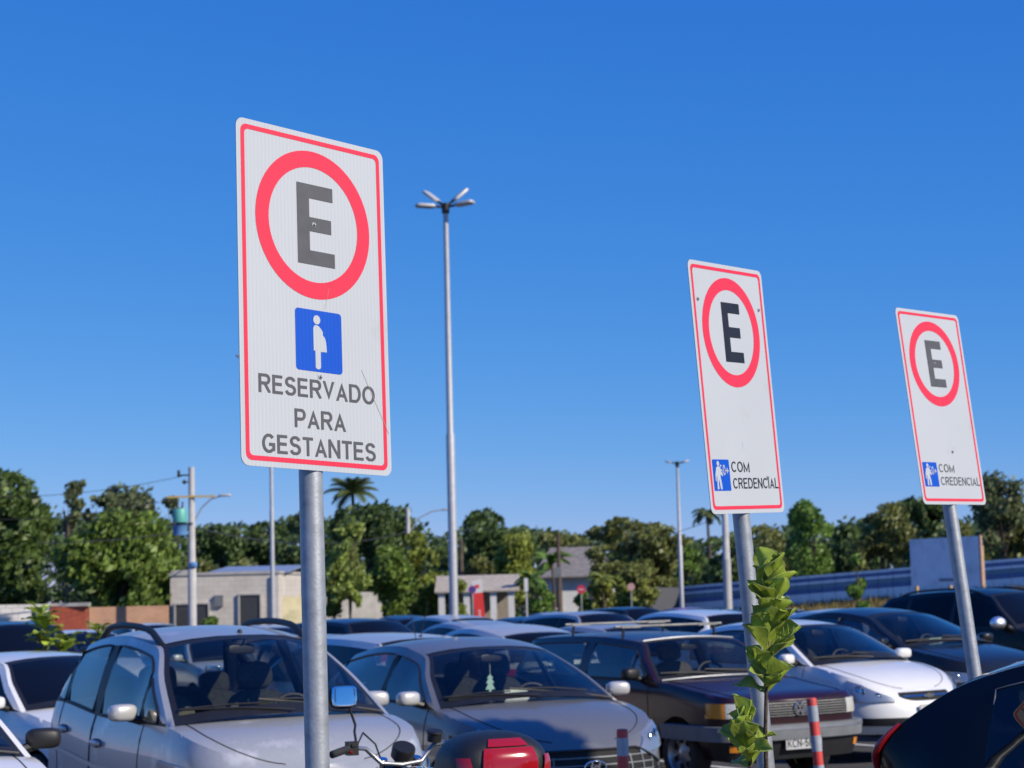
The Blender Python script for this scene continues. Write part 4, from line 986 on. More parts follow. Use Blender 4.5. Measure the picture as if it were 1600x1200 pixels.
far(SEDAN, 'blue_silver', 960, 28, 38, 'saloon with black windows behind the roof rack of the burgundy wagon')
far(SUV, 'charcoal', 990, 56, 34, 'long black SUV below the yellow shrubs', -.1)
far(SUV, 'white', 1065, 35, 208, 'white SUV with black side windows behind the burgundy wagon', -.1)
far(SEDAN, 'navy', 1130, 47, 32, 'dark saloon in front of the concrete pole', .05)
far(BASE, 'white', 1175, 38, 208, 'white hatchback behind the fig plant')
far(WAGON, 'white', 1290, 33, 208, 'white wagon with a roof antenna behind the black saloon', .05, None, True)
far(SEDAN, 'navy', 1335, 44, 32, 'dark blue saloon below the small young tree')
far(SEDAN, 'silver', 1230, 50, 32, 'silver saloon farthest right of the concrete pole')
uu = far(dict(SUV, zs=[(x, z + .08) for x, z in SUV['zs']], zt=1.66, mid=(-2.5, 1.72, .62), zr=1.64, W=1.86), 'black', 1560, 29, 36, 'big black SUV beyond the rightmost sign pole glinting in the sun', .02, 'trim', mirmat='glint_cap')
far(SEDAN, 'charcoal', 1420, 40, 30, 'charcoal saloon under the billboard')
far(SEDAN, 'silver', 1640, 42, 30, 'silver saloon behind the big black SUV')
far(BASE, 'dusty_red', 1085, 62, 30, 'red hatchback in front of the striped fence')
far(SEDAN, 'blue_silver', 860, 64, 205, 'farthest pale saloon below the small white sign')
far(BASE, 'charcoal', 620, 58, 205, 'dark hatchback under the big shade tree')
far(BASE, 'white', 240, 48, 30, 'white hatchback in front of the brick wall')

for s in (1, -1):
    g = MB(); p = Vector((gw.P['xr'] - .12, s * .57, 1.24)); g.sq(p, (.07, .05, .11), .5, .5, Matrix.Rotation(R(-30), 3, 'Y'), M['red_lens'], 12, 8); gw.put(g, 'high_tail_light')

g = MB(); x = uu.P['xw'] - .22; g.sq((x + .03, -(uu.yb(x) + .125), uu.ZS(x) + .085), (.10, .13, .095), 1, 1, None, M['glint_cap'], 24, 14); uu.put(g, 'mirror_glint_cap')  # rounded metal cap added on the mirror to catch a sun glint

# ------------------------------------------------------------------ ground
ASPH = mat('asphalt', (.055, .055, .056), .9, var=.3, vscale=1.3, bump=.25, bscale=160, dirt=((.085, .08, .075), .5, .7, .35))
g = MB(); xs = [-400, -200, -120, -80, -60] + [-50 + 4 * i for i in range(26)] + [60, 80, 120, 200, 400]; ys = [-60, -20, 0] + [4 + 4 * i for i in range(30)] + [140, 180, 260, 400, 800]
g.grid([[(x, y, gz(x, y)) for x in xs] for y in ys], ASPH, flip=False); o = g.build('ground', None, None); tag(o, kind='structure')
LINE = mat('white_line_paint', (.62, .62, .60), .7, var=.2, vscale=6, dirt=((.2, .2, .2), .55, .75, 5))
g = MB()
for k in range(-3, 7):
    p = Vector((-1.19 + 1.75 * k + .9, 11.82 + 2.75 * k - .1, 0)); d = Vector((-.5, .866, 0)); n_ = Vector((.866, .5, 0)) * .05; a = p - d * .2 + Vector((.75, .9, 0)) * .4; b = a + d * 5
    def q(v): return (v.x, v.y, gz(v.x, v.y) + .006)
    g.grid([[q(lerp(a, b, i / 5) - n_), q(lerp(a, b, i / 5) + n_)] for i in range(6)], LINE)
o = g.build('road_marking', None, None); tag(o, kind='structure')
KERB = mat('kerb_concrete', (.36, .35, .33), .9, var=.15, vscale=4, bump=.1); SOIL = mat('bed_soil', (.13, .09, .06), .95, var=.3, vscale=5, bump=.5, bscale=20)
g = MB(); A = Vector((-1.6, 3.2, 0)); B = Vector((2.45, 9.0, 0)); dd = (B - A).normalized(); nn = Vector((-dd.y, dd.x, 0)); mid = (A + B) / 2; rz_ = Matrix.Rotation(math.atan2(dd.y, dd.x), 3, 'Z')
g.box(mid + Vector((0, 0, .03)), ((B - A).length, .9, .10), SOIL, rz_)
for s in (1, -1): g.box(mid + nn * (s * .52) + Vector((0, 0, .055)), ((B - A).length + .24, .12, .17), KERB, rz_)
for s in (1, -1): g.box(mid + dd * (s * ((B - A).length / 2 + .06)) + Vector((0, 0, .055)), (.12, .92, .17), KERB, rz_)
o = g.build('planting_bed', None, None, smooth=False); tag(o, kind='structure')

# ------------------------------------------------------------------ lamp posts and poles
def tapered(root, h, r0, r1, m_, name='pole'):
    g = MB(); g.lathe([(r0 * 1.9, 0), (r0 * 1.9, .03), (r0, .05), (r0, h * .5), (lerp(r0, r1, .5), h * .505), (r1, h), (0, h)], Matrix.Identity(4), m_, 16); return g.build(name, None, root)
def lamp(px, ptop, Y, label, heads, r0=.11, r1=.065, L=.85):
    t = at(px, ptop, Y); base = Vector((t.x, Y, gz(t.x, Y))); h = t.z - base.z
    root = empty('street_lamp', base, label, 'street lamp', 'lamp posts of the car park'); tapered(root, h, r0, r1, M['pole_paint'])
    g = MB(); g.lathe([(r1 * 1.5, h - .25), (r1 * 1.6, h - .2), (r1 * 1.6, h + .02), (0, h + .04)], Matrix.Identity(4), M['trim'], 14); g.build('bracket', None, root)
    for az, el in heads:
        d = Vector((math.cos(R(az)) * math.cos(R(el)), math.sin(R(az)) * math.cos(R(el)), math.sin(R(el))))
        o_ = Vector((0, 0, h - .08)); rot = Matrix.Rotation(R(az), 3, 'Z') @ Matrix.Rotation(R(-el), 3, 'Y')
        g = MB(); g.tube([o_, o_ + d * .30], .035, M['trim'], 8); g.sq(o_ + d * (.28 + L / 2), (L / 2, .17, .05), .5, .45, rot, M['lamp_head'], 20, 8); hd = g.build('lamp_head', None, root)
        g = MB(); g.box(o_ + d * (.30 + L / 2) - rot @ Vector((0, 0, .044)), (L * .6, .22, .012), M['lens'] if 0 else M['reflector'], rot); g.build('lamp_lens', None, hd)
lamp(696, 319, 50, 'tall grey lamp post with four angled lamp heads right of the big sign', [(150, 38), (195, 2), (25, 40), (-22, 5)], L=.54)
lamp(1058, 722, 95, 'distant lamp post with two lamp heads left of the middle sign', [(165, 14), (15, 14)], .11, .06, .32)
lamp(422, 560, 62, 'slim grey lamp post rising behind the big sign', [(180, 10), (0, 10)], .07, .05)
def pole(px, ptop, Y, r, label, m_='pole_conc', r1=None):
    t = at(px, ptop, Y); base = Vector((t.x, Y, gz(t.x, Y))); h = t.z - base.z
    root = empty('utility_pole', base, label, 'pole', 'utility poles'); tapered(root, h, r, r1 or r * .7, M[m_]); return root, h
root, h = pole(299, 730, 68, .15, 'concrete utility pole with green transformer and yellow crossarm left of the big sign')
def prt(name, fn, root=root): g_ = MB(); fn(g_); return g_.build(name, None, root)
prt('crossarm', lambda g: g.box((.0, -.12, h - 1.05), (1.7, .07, .07), M['yellow_arm']))
prt('bracket', lambda g: [g.tube([(0, 0, h - .28), (-.5, 0, h - .28)], .03, M['trim'], 6), g.tube([(-.45, 0, h - .35), (-.45, 0, h - .1)], .05, M['trim'], 8), g.sq((-.25, 0, h - .52), (.08, .08, .08), 1, 1, None, M['trim'], 8, 6), g.tube([(0, 0, h - .52), (-.25, 0, h - .52)], .02, M['trim'], 6)])
prt('transformer', lambda g: [g.lathe([(0, 0), (.24, 0), (.25, .05), (.25, .42), (.22, .48), (0, .48)], Matrix.Translation((-.40, -.1, h - 1.95)), M['transf_g'], 18), g.tube([(-.32, -.1, h - 1.5), (-.30, -.1, h - 1.22)], .03, M['trim'], 6), g.tube([(-.48, -.1, h - 1.5), (-.48, -.1, h - 1.2)], .03, M['trim'], 6)])
prt('transformer_base', lambda g: [g.lathe([(0, 0), (.24, 0), (.27, .3), (.32, .36), (0, .36)], Matrix.Translation((-.40, -.1, h - 2.4)), M['transf_b'], 18), g.box((-.25, -.1, h - 2.0), (.6, .08, .06), M['trim'])])
prt('lamp_arm', lambda g: [g.tube([(.1, 0, h - 1.9), (.35, 0, h - 1.45), (.7, -.1, h - 1.15), (1.05, -.1, h - 1.05)], .03, M['pole_paint'], 8), g.sq((1.2, -.1, h - 1.03), (.22, .09, .05), .6, .6, None, M['lamp_head'])])
prt('meter_box', lambda g: g.sq((.08, -.12, h - 3.45), (.12, .1, .1), .5, .5, None, M['transf_b']))
root2, h2 = pole(1131, 760, 88, .19, 'thick pale concrete pole seen left of the middle sign pole')
r3, h3 = pole(637, 795, 95, .14, 'grey utility pole in front of the big shade tree')
prt('lamp_arm', lambda g: [g.tube([(.05, 0, h3 - 1.2), (.5, 0, h3 - .5), (1.2, 0, h3 - .15), (1.8, 0, h3 - .08)], .035, M['pole_paint'], 8), g.sq((1.95, 0, h3 - .08), (.25, .1, .05), .6, .6, None, M['lamp_head'])], r3)
r4, h4 = pole(720, 842, 105, .14, 'thin brown utility pole right of the tall lamp post', 'bark')
r5, h5 = pole(872, 835, 92, .13, 'brown utility pole with a small box in front of the white house', 'bark')
prt('junction_box', lambda g: g.box((-.1, -.15, h5 * .62), (.35, .2, .5), M['grey_bumper']), r5)
WIRE = mat('cable_black', (.03, .03, .03), .6)
def wire(a, b, sag, label, r=.018):
    g_ = MB(); pts = [lerp(Vector(a), Vector(b), i / 14) - Vector((0, 0, sag * 4 * (i / 14) * (1 - i / 14))) for i in range(15)]; g_.tube(pts, r, WIRE, 5); o_ = g_.build('power_line', None, None); tag(o_, label, 'cable', 'power lines')
pt1 = at(299, 828, 68); pt0 = at(284, 744, 68); wire(pt0, at(-120, 772, 66), .35, 'thin power line from the top bracket of the transformer pole to the left', .011); wire(at(291, 775, 68), at(-120, 806, 66), .4, 'thin power line from the yellow crossarm to the left', .011); wire((pt1.x, pt1.y, pt1.z), at(60, 848, 66), .12, 'dark power line running left from the transformer pole', .02)
wire((pt1.x, pt1.y, pt1.z + .1), at(637, 830, 95), .6, 'dark power line between the transformer pole and the pole by the shade tree', .025)
wire(at(1131, 805, 88), at(872, 850, 92), .5, 'thin power line between the two poles in front of the broad tree', .014)

# ------------------------------------------------------------------ walls, houses
def slabwall(name, px0, px1, ytop, Y0, Y1, th, m_, label, cat, ytop1=None):
    a = at(px0, ytop, Y0); b = at(px1, ytop1 or ytop, Y1); d = Vector((b.x - a.x, b.y - a.y, 0)); L_ = d.length; d.normalize(); n_ = Vector((-d.y, d.x, 0)) * th
    root = empty(name, ((a.x + b.x) / 2, (a.y + b.y) / 2, gz(a.x, a.y)), label, cat); g_ = MB(); o_ = root.location
    def c(p, z): return Vector((p.x, p.y, z)) - o_
    zb0 = gz(a.x, a.y) - .3; zb1 = gz(b.x, b.y) - .3
    g_.add([c(a, zb0), c(b, zb1), c(b, b.z), c(a, a.z), c(a + n_, zb0), c(b + n_, zb1), c(b + n_, b.z), c(a + n_, a.z)], [(0, 1, 2, 3), (5, 4, 7, 6), (3, 2, 6, 7), (4, 0, 3, 7), (1, 5, 6, 2)], m_)
    g_.build('wall', None, root, smooth=False); return root, a, b, d
def brickmat(name, c1, c2, mort, sx, sy):
    m = bpy.data.materials.new(name); m.use_nodes = True; n = m.node_tree; L = n.links.new; b = n.nodes['Principled BSDF']; b.inputs['Roughness'].default_value = .9
    tc = n.nodes.new('ShaderNodeTexCoord'); mp = n.nodes.new('ShaderNodeMapping'); mp.inputs['Rotation'].default_value = (R(90), 0, 0); L(tc.outputs['Object'], mp.inputs[0])
    br = n.nodes.new('ShaderNodeTexBrick'); br.inputs['Color1'].default_value = (*c1, 1); br.inputs['Color2'].default_value = (*c2, 1); br.inputs['Mortar'].default_value = (*mort, 1); br.inputs['Scale'].default_value = 1; br.inputs['Brick Width'].default_value = sx; br.inputs['Row Height'].default_value = sy; br.inputs['Mortar Size'].default_value = .012
    L(mp.outputs[0], br.inputs['Vector'])
    nz = n.nodes.new('ShaderNodeTexNoise'); nz.inputs['Scale'].default_value = 1.5; nz.inputs['Detail'].default_value = 6; L(tc.outputs['Object'], nz.inputs[0]); hs = n.nodes.new('ShaderNodeHueSaturation'); mr = n.nodes.new('ShaderNodeMapRange'); mr.inputs[3].default_value = .65; mr.inputs[4].default_value = 1.3; L(nz.outputs[0], mr.inputs[0]); L(mr.outputs[0], hs.inputs['Value']); L(br.outputs[0], hs.inputs['Color']); L(hs.outputs[0], b.inputs['Base Color']); return m
BRICK = brickmat('orange_brick', (.52, .25, .13), (.46, .21, .11), (.42, .33, .25), .22, .08); BLOCK = brickmat('white_block', (.66, .64, .60), (.58, .56, .53), (.36, .34, .32), .4, .2); CBLOCK = brickmat('grey_render_block', (.60, .55, .48), (.56, .51, .45), (.50, .46, .40), .4, .2)
slabwall('block_wall', -60, 78, 946, 68, 69, .2, BLOCK, 'white painted block wall at the far left below the mango tree', 'wall', 944)
r_, a, b, d = slabwall('corrugated_gate', 79, 137, 947, 69, 69.3, .06, mat('rust_red_sheet', (.52, .13, .07), .6, var=.2), 'rust red corrugated metal gate between the block and brick walls', 'gate')
g = MB(); 
for i in range(16): p = lerp(a, b, (i + .5) / 16); g.box(Vector((p.x, p.y - .03, (p.z + gz(p.x, p.y)) / 2)) - r_.location, (.045, .04, p.z - gz(p.x, p.y)), r_.children[0].data.materials[0])
g.build('rib', None, r_.children[0], smooth=False)
g = MB(); g.box(Vector((0, -.0, (a.z + b.z) / 2 + .05)) - Vector((0, 0, r_.location.z)), (1.5, .2, .12), M['concrete']); g.build('lintel', None, r_, smooth=False)
slabwall('brick_wall', 139, 264, 949, 69.4, 70, .2, BRICK, 'bare orange brick wall left of the concrete house', 'wall', 946)
def house(px0, px1, ytop, Y, depth, m_, label, name='house', ytop1=None, skew=0):
    a = at(px0, ytop, Y); b = at(px1, ytop1 or ytop, Y + skew); z0 = gz(a.x, Y) - .4; h_ = a.z - z0
    root = empty(name, ((a.x + b.x) / 2, Y + depth / 2, z0), label, 'house'); w_ = b.x - a.x
    g_ = MB(); g_.box((0, 0, h_ / 2), (w_, depth, h_), m_); g_.build('wall', None, root, smooth=False); return root, w_, h_
hr, hw_, hh = house(266, 435, 900, 72, 8, CBLOCK, 'low grey rendered house with flat roof and dark shutters behind the concrete pole')
def hp(px, py, Y=72): p = at(px, py, Y); return p.x - hr.location.x, p.z - hr.location.z
SHUT = mat('dark_shutter', (.055, .055, .06), .5, var=.1)
for x0, x1, y0, y1, nm in ((275, 326, 945, 985, 'window'), (375, 407, 930, 985, 'roller_door')):
    X0, Z1 = hp(x0, y0); X1, Z0 = hp(x1, y1); g = MB(); g.box(((X0 + X1) / 2, -4.02, (Z0 + Z1) / 2), (X1 - X0, .06, Z1 - Z0), SHUT)
    k = int((Z1 - Z0) / .12)
    for i in range(k): g.box(((X0 + X1) / 2, -4.055, Z0 + (i + .5) * (Z1 - Z0) / k), (X1 - X0 - .08, .02, .05), SHUT)
    f = g.build(nm, None, hr, smooth=False); g = MB(); t = .06
    g.box(((X0 + X1) / 2, -4.05, Z1 + t / 2), (X1 - X0 + 2 * t, .12, t), M['concrete']); [g.box((x, -4.05, (Z0 + Z1) / 2), (t, .12, Z1 - Z0), M['concrete']) for x in (X0 - t / 2, X1 + t / 2)]; g.build('frame', None, f, smooth=False)
g = MB(); g.box((0, 0, hh + .05), (hw_ + .1, 8.1, .10), M['concrete']); g.box((-hw_ * .38, -3.9, hh + .15), (.9, .25, .12), M['concrete']); g.box((.6, .5, hh + .22), (hw_ * .8, 6, .05), mat('roof_sheet', (.30, .36, .48), .5, .3), Matrix.Rotation(R(3), 3, 'X')); g.build('roof', None, hr, smooth=False)
g = MB(); g.tube([(hw_ * .5 - .25, -4.06, .2), (hw_ * .5 - .25, -4.06, hh - .1)], .05, M['white_wall'], 8); g.build('drain_pipe', None, hr)
g = MB(); g.box((-hw_ * .05, -4.06, hh * .72), (.32, .14, .42), M['grey_bumper']); g.build('meter_box', None, hr, smooth=False)
slabwall('garden_wall', 436, 490, 932, 73, 74, .2, mat('pale_yellow_wall', (.50, .45, .28), .9, var=.15, vscale=2, dirt=((.25, .22, .15), .5, .7, 1.5)), 'stained pale yellow garden wall right of the grey house', 'wall')
slabwall('boundary_wall', 490, 620, 925, 104, 106, .2, M['concrete'], 'grey boundary wall in the shade under the big tree', 'wall')
# porch with white columns
pa = at(690, 925, 88); pb = at(802, 921, 88); pz = gz(pa.x, 88); pr = empty('porch_house', ((pa.x + pb.x) / 2, 90, pz), 'small porch with pale tiled gable roof and white columns right of the tall lamp post', 'house'); hw2 = (pb.x - pa.x) / 2; eh = pa.z - pz; rh = .72
TILEP = mat('pale_roof_tile', (.42, .37, .31), .9, var=.2, vscale=5)
g = MB(); 
for s in (1, -1):
    for i in range(10):
        y0 = s * (2.4 - .24 * i); y1 = s * (2.4 - .24 * (i + 1)); z0 = eh + rh * i / 10; z1 = eh + rh * (i + 1) / 10
        g.add([(-hw2 - .3, y0, z0 + .03), (hw2 + .3, y0, z0 + .03), (hw2 + .3, y1, z1 + .02), (-hw2 - .3, y1, z1 + .02), (-hw2 - .3, y0, z0 - .04), (hw2 + .3, y0, z0 - .04)], [(0, 1, 2, 3), (4, 5, 1, 0)], TILEP)
g.build('roof', None, pr, smooth=False)
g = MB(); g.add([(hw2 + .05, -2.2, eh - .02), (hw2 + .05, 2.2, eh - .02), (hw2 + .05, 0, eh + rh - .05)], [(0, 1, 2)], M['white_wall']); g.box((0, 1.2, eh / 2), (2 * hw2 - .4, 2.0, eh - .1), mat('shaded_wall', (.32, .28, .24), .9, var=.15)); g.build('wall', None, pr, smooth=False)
for i in range(4):
    x = lerp(-hw2, hw2, [.0, .35, .72, .97][i]); g = MB(); g.box((x, -2.1, eh / 2), (.28, .28, eh), M['white_wall']); g.box((x, -2.1, eh - .08), (.36, .36, .12), M['white_wall']); g.build('column', None, pr, smooth=False)
# white gabled house
wa = at(842, 902, 112); wb_ = at(960, 902, 112); wz = gz(wa.x, 112); wr = empty('gabled_house', ((wa.x + wb_.x) / 2, 116, wz), 'white house with weathered grey tiled roof half hidden by the broad tree', 'house'); W_ = wb_.x - wa.x; H_ = wa.z - wz
g = MB(); g.box((0, 0, H_ / 2), (W_, 8, H_), M['white_wall']); g.build('wall', None, wr, smooth=False)
g = MB(); n = 14
for s in (1, -1):
    for i in range(n):
        y0 = s * (4.6 - 4.6 * i / n); y1 = s * (4.6 - 4.6 * (i + 1) / n); z0 = H_ + 1.75 * i / n; z1 = H_ + 1.75 * (i + 1) / n
        g.add([(-W_ / 2 - .4 + 1.2 * i / n, y0, z0 + .04), (W_ / 2 + .4 - 1.2 * i / n, y0, z0 + .04), (W_ / 2 + .4 - 1.2 * (i + 1) / n, y1, z1 + .02), (-W_ / 2 - .4 + 1.2 * (i + 1) / n, y1, z1 + .02), (-W_ / 2 - .4 + 1.2 * i / n, y0, z0 - .05), (W_ / 2 + .4 - 1.2 * i / n, y0, z0 - .05)], [(0, 1, 2, 3), (4, 5, 1, 0)], M['tile'])
g.build('roof', None, wr, smooth=False)
for x in (-1.4, 1.2): g = MB(); g.box((x, -4.02, H_ * .55), (1.0, .06, 1.0), SHUT); g.box((x, -4.04, H_ * .55 - .55), (1.2, .12, .08), M['white_wall']); g.build('window', None, wr, smooth=False)
# banner totem, round signs
ba = at(752, 908, 78); bz = gz(ba.x, 78); br_ = empty('banner_totem', (ba.x, 78, bz), 'leaning red and white upright banner in front of the porch', 'banner'); br_.rotation_euler = (0, R(-4), 0); bh = ba.z - bz
g = MB(); g.box((0, 0, bh * .5 - .15), (.40, .10, bh - .62), M['red_banner']); g.build('panel', None, br_, smooth=False)
g = MB(); g.box((0, 0, bh - .21), (.40, .102, .50), M['white_wall']); g.box((0, -.055, bh - .2), (.16, .01, .14), M['red_banner']); g.build('header', None, br_, smooth=False)
g = MB(); [g.box((.0, -.055, bh * .35 + .1 * i), (.07, .01, .06), M['white_wall']) for i in range(6)]; g.build('white_mark', None, br_, smooth=False)
SIGN_RED = mat('round_sign_red', (.55, .03, .07), .5); SIGN_BACK = mat('round_sign_purple', (.13, .05, .22), .5)
def round_sign(px, py, Y, r, face, label, barm=None):
    p = at(px, py, Y); z0 = gz(p.x, Y); root = empty('round_sign', (p.x, Y, z0), label, 'road sign', 'small signs at the far side of the car park'); z = p.z - z0
    g = MB(); g.lathe([(.03, 0), (.03, z + r * .6)], Matrix.Identity(4), M['galv'], 8); g.build('pole', None, root)
    g = MB(); g.lathe([(0, .05), (r, .05), (r, .06), (0, .06)], Matrix.Translation((0, 0, z)) @ Matrix.Rotation(R(90), 4, 'X'), face, 24); f = g.build('sign_plate', None, root)
    if barm: g = MB(); g.box((0, -.064, z), (r * 1.1, .006, r * .2), barm); g.build('white_bar', None, f, smooth=False)
round_sign(738, 921, 70, .14, SIGN_BACK, 'small round purple sign left of the red banner', M['plate_blue'])
round_sign(908, 921, 84, .19, SIGN_RED, 'small round red sign with pale bar in front of the white house', M['white_wall'])
round_sign(986, 917, 86, .17, mat('round_sign_faded', (.50, .30, .26), .6), 'faded pinkish round sign among the yellow shrubs')
p = at(822, 912, 80); z0 = gz(p.x, 80); r_ = empty('post_sign', (p.x, 80, z0), 'small white rectangular sign on a thin post left of the bushes', 'sign'); g = MB(); g.lathe([(.04, 0), (.04, p.z - z0 + .1)], Matrix.Identity(4), M['pole_conc'], 8); g.build('post', None, r_); g = MB(); g.box((0, -.06, p.z - z0 - .05), (.16, .03, .55), M['white_wall']); g.build('sign_plate', None, r_, smooth=False)
# striped fence
FW = mat('fence_white', (.84, .85, .86), .6, var=.08); FB = mat('fence_blue', (.05, .14, .34), .5, var=.1); FG = mat('fence_grey_blue', (.14, .26, .32), .6, var=.1)
fa = at(1068, 916, 102); fb_ = at(1640, 868, 72); fz = lambda p: gz(p.x, p.y)
fr_ = empty('striped_fence', ((fa.x + fb_.x) / 2, (fa.y + fb_.y) / 2, fz(fa)), 'long white and blue striped panel fence climbing to the right below the trees', 'fence')
n = 26; bands = [(0, .30, FW), (.30, .42, FW), (.42, .58, FB), (.58, .72, FG), (.72, .80, FW), (.80, .92, FB), (.92, 1.0, FW)]
for i in range(n):
    a = lerp(fa, fb_, i / n); b = lerp(fa, fb_, (i + 1) / n - .0012); g = MB(); hh_ = lerp(1.55, 1.25, i / n)
    for t0, t1, m_ in bands:
        off_ = Vector((.012, -.02, 0)) * (1 if m_ == FB else 0)
        A_ = [a - Vector((0, 0, hh_ * (1 - t0))), b - Vector((0, 0, hh_ * (1 - t0))), b - Vector((0, 0, hh_ * (1 - t1))), a - Vector((0, 0, hh_ * (1 - t1)))]
        g.add([v - fr_.location for v in A_] + [v - fr_.location + Vector((.03, .05, 0)) for v in A_], [(0, 1, 2, 3), (7, 6, 5, 4), (3, 2, 6, 7), (0, 4, 5, 1)], m_)
    g.build('fence_panel', None, fr_, smooth=False)
    g = MB(); g.box(Vector((a.x + .05, a.y + .1, a.z - hh_ / 2 - .3)) - fr_.location, (.08, .08, hh_ + .6), M['galv']); g.build('fence_post', None, fr_, smooth=False)
slabwall('metal_gate', 1018, 1066, 918, 100, 101, .1, mat('slate_gate', (.075, .08, .095), .6, var=.1), 'slate grey metal gate left of the striped fence', 'gate')
# embankment with dry grass
BANK = mat('dry_earth', (.20, .16, .08), .95, var=.4, vscale=1.2, bump=.5, bscale=8)
g = MB(); rows = []
for i in range(25):
    k = i / 24; top = lerp(fa, fb_, k); zt_ = top.z - lerp(1.5, 1.18, k); fx = lerp(.2, 1, min(k * 1.6, 1)); r0 = []
    for j in range(6):
        t = j / 5; x = top.x - .35 * 14 * t * fx; y = top.y - 12 * t * fx; r0.append((x, y, lerp(zt_, gz(x, y) - .05, t ** 1.4) + (.06 * math.sin(i * 1.7 + j * 2.3) if 0 < j < 5 else 0)))
    rows.append(r0)
g.grid(rows, BANK); o = g.build('embankment', None, None); tag(o, kind='structure')
GRASS = leafmat('dry_grass', (.22, .17, .06), .3, .3, .8, 2, .35); g = MB(); rg = random.Random(3)
for i in range(9000):
    k = rg.random() ** .7; r0 = rows[min(int(k * 24), 23)]; r1 = rows[min(int(k * 24) + 1, 24)]; t = rg.random() * 4.4; j = int(t); fr0 = k * 24 - int(k * 24)
    p = Vector(r0[j]).lerp(Vector(r0[j + 1]), t - j).lerp(Vector(r1[j]).lerp(Vector(r1[j + 1]), t - j), fr0); a = rg.random() * 6.28; h_ = rg.uniform(.10, .34); w_ = .035
    g.add([p + Vector((math.cos(a) * w_, math.sin(a) * w_, 0)), p - Vector((math.cos(a) * w_, math.sin(a) * w_, 0)), p + Vector((rg.uniform(-.1, .1), rg.uniform(-.1, .1), h_))], [(0, 1, 2)], GRASS)
o = g.build('dry_grass', None, None, smooth=False); tag(o, 'dry yellow grass on the bank below the striped fence', 'grass', kind='stuff')
# billboard
b0 = at(1422, 845, 63); b1 = at(1533, 835, 60); bl = at(1428, 918, 63); bd = Vector((b1.x - b0.x, b1.y - b0.y, 0)); bw = bd.length; ang = math.atan2(bd.y, bd.x); bhh = b0.z - bl.z
bz0 = gz(b0.x, 62) + .0; rt = empty('billboard', ((b0.x + b1.x) / 2, (b0.y + b1.y) / 2, bz0), 'weathered white billboard on wooden posts in front of the striped fence', 'billboard', None, ang)
BB = mat('billboard_white', (.80, .82, .85), .7, var=.08, vscale=1.5, dirt=((.55, .58, .62), .52, .68, 1.1)); zc_ = (b0.z + b1.z) / 2 - bhh / 2 - bz0
g = MB(); g.box((0, 0, zc_), (bw, .05, bhh), BB); g.build('panel', None, rt, smooth=False)
g = MB(); g.box((.1, -.03, zc_ - bhh * .38), (bw * .25, .012, .10), mat('faded_print', (.22, .25, .30), .8, var=.3, vscale=12)); g.box((bw * .49, -.02, zc_), (.07, .07, bhh + .06), mat('board_edge', (.40, .22, .15), .8)); g.build('faded_print', None, rt, smooth=False)
for x in (-.46, .02, .47): g = MB(); g.box((x * bw, .08, (zc_ + bhh * .3) / 2), (.09, .09, zc_ + bhh * .3), M['wood']); g.build('post', None, rt, smooth=False)

# ------------------------------------------------------------------ trees and shrubs
LM = {}
def lm(name, col, **k): LM[name] = leafmat('foliage_' + name, col, **k)
lm('mango', (.095, .145, .036)); lm('mid', (.15, .22, .042)); lm('dark', (.088, .135, .042)); lm('light', (.26, .33, .08), var=.3); lm('yellow', (.22, .26, .05)); lm('olive', (.175, .195, .06)); lm('sparse', (.13, .16, .07)); lm('croton', (.24, .26, .06), var=.5, vs=2.5); lm('palm', (.11, .145, .05)); lm('bright', (.15, .25, .05))
TREES = 'trees along the far edge of the car park'
px_seed = [0.0]
def rball(r):
    while True:
        v = Vector((r.uniform(-1, 1), r.uniform(-1, 1), r.uniform(-1, 1)))
        if .05 < v.length < 1: return v
def crown(mb, blobs, n, size, m_, r, soft=0):
    tot = sum(b[1] ** 2 for b in blobs)
    for c, rad, sq_ in blobs:
        k = int(n * rad ** 2 / tot)
        for _ in range(k):
            v = rball(r); v = v.normalized() * ((r.uniform(.45, 1.0) ** .5) if not soft else r.random() ** .55 * 1.25) * (1 + .18 * mnoise.noise(v.normalized() * 2.4 + c)); p = c + Vector((v.x * rad, v.y * rad, v.z * rad * sq_))
            if mnoise.noise(p * (.9 if soft else .62) + Vector((px_seed[0], 0, 0))) < (-.12 if soft else -.20): continue
            d = Vector((r.gauss(0, 1), r.gauss(0, 1), r.gauss(0, .7))).normalized(); u = d.orthogonal().normalized(); s = size * r.uniform(.6, 1.3)
            w_ = d.cross(u) * s * .5; e = u * s
            mb.add([p - e, p + w_ - e * .1, p + e, p - w_ - e * .1], [(0, 1, 2, 3)], m_)
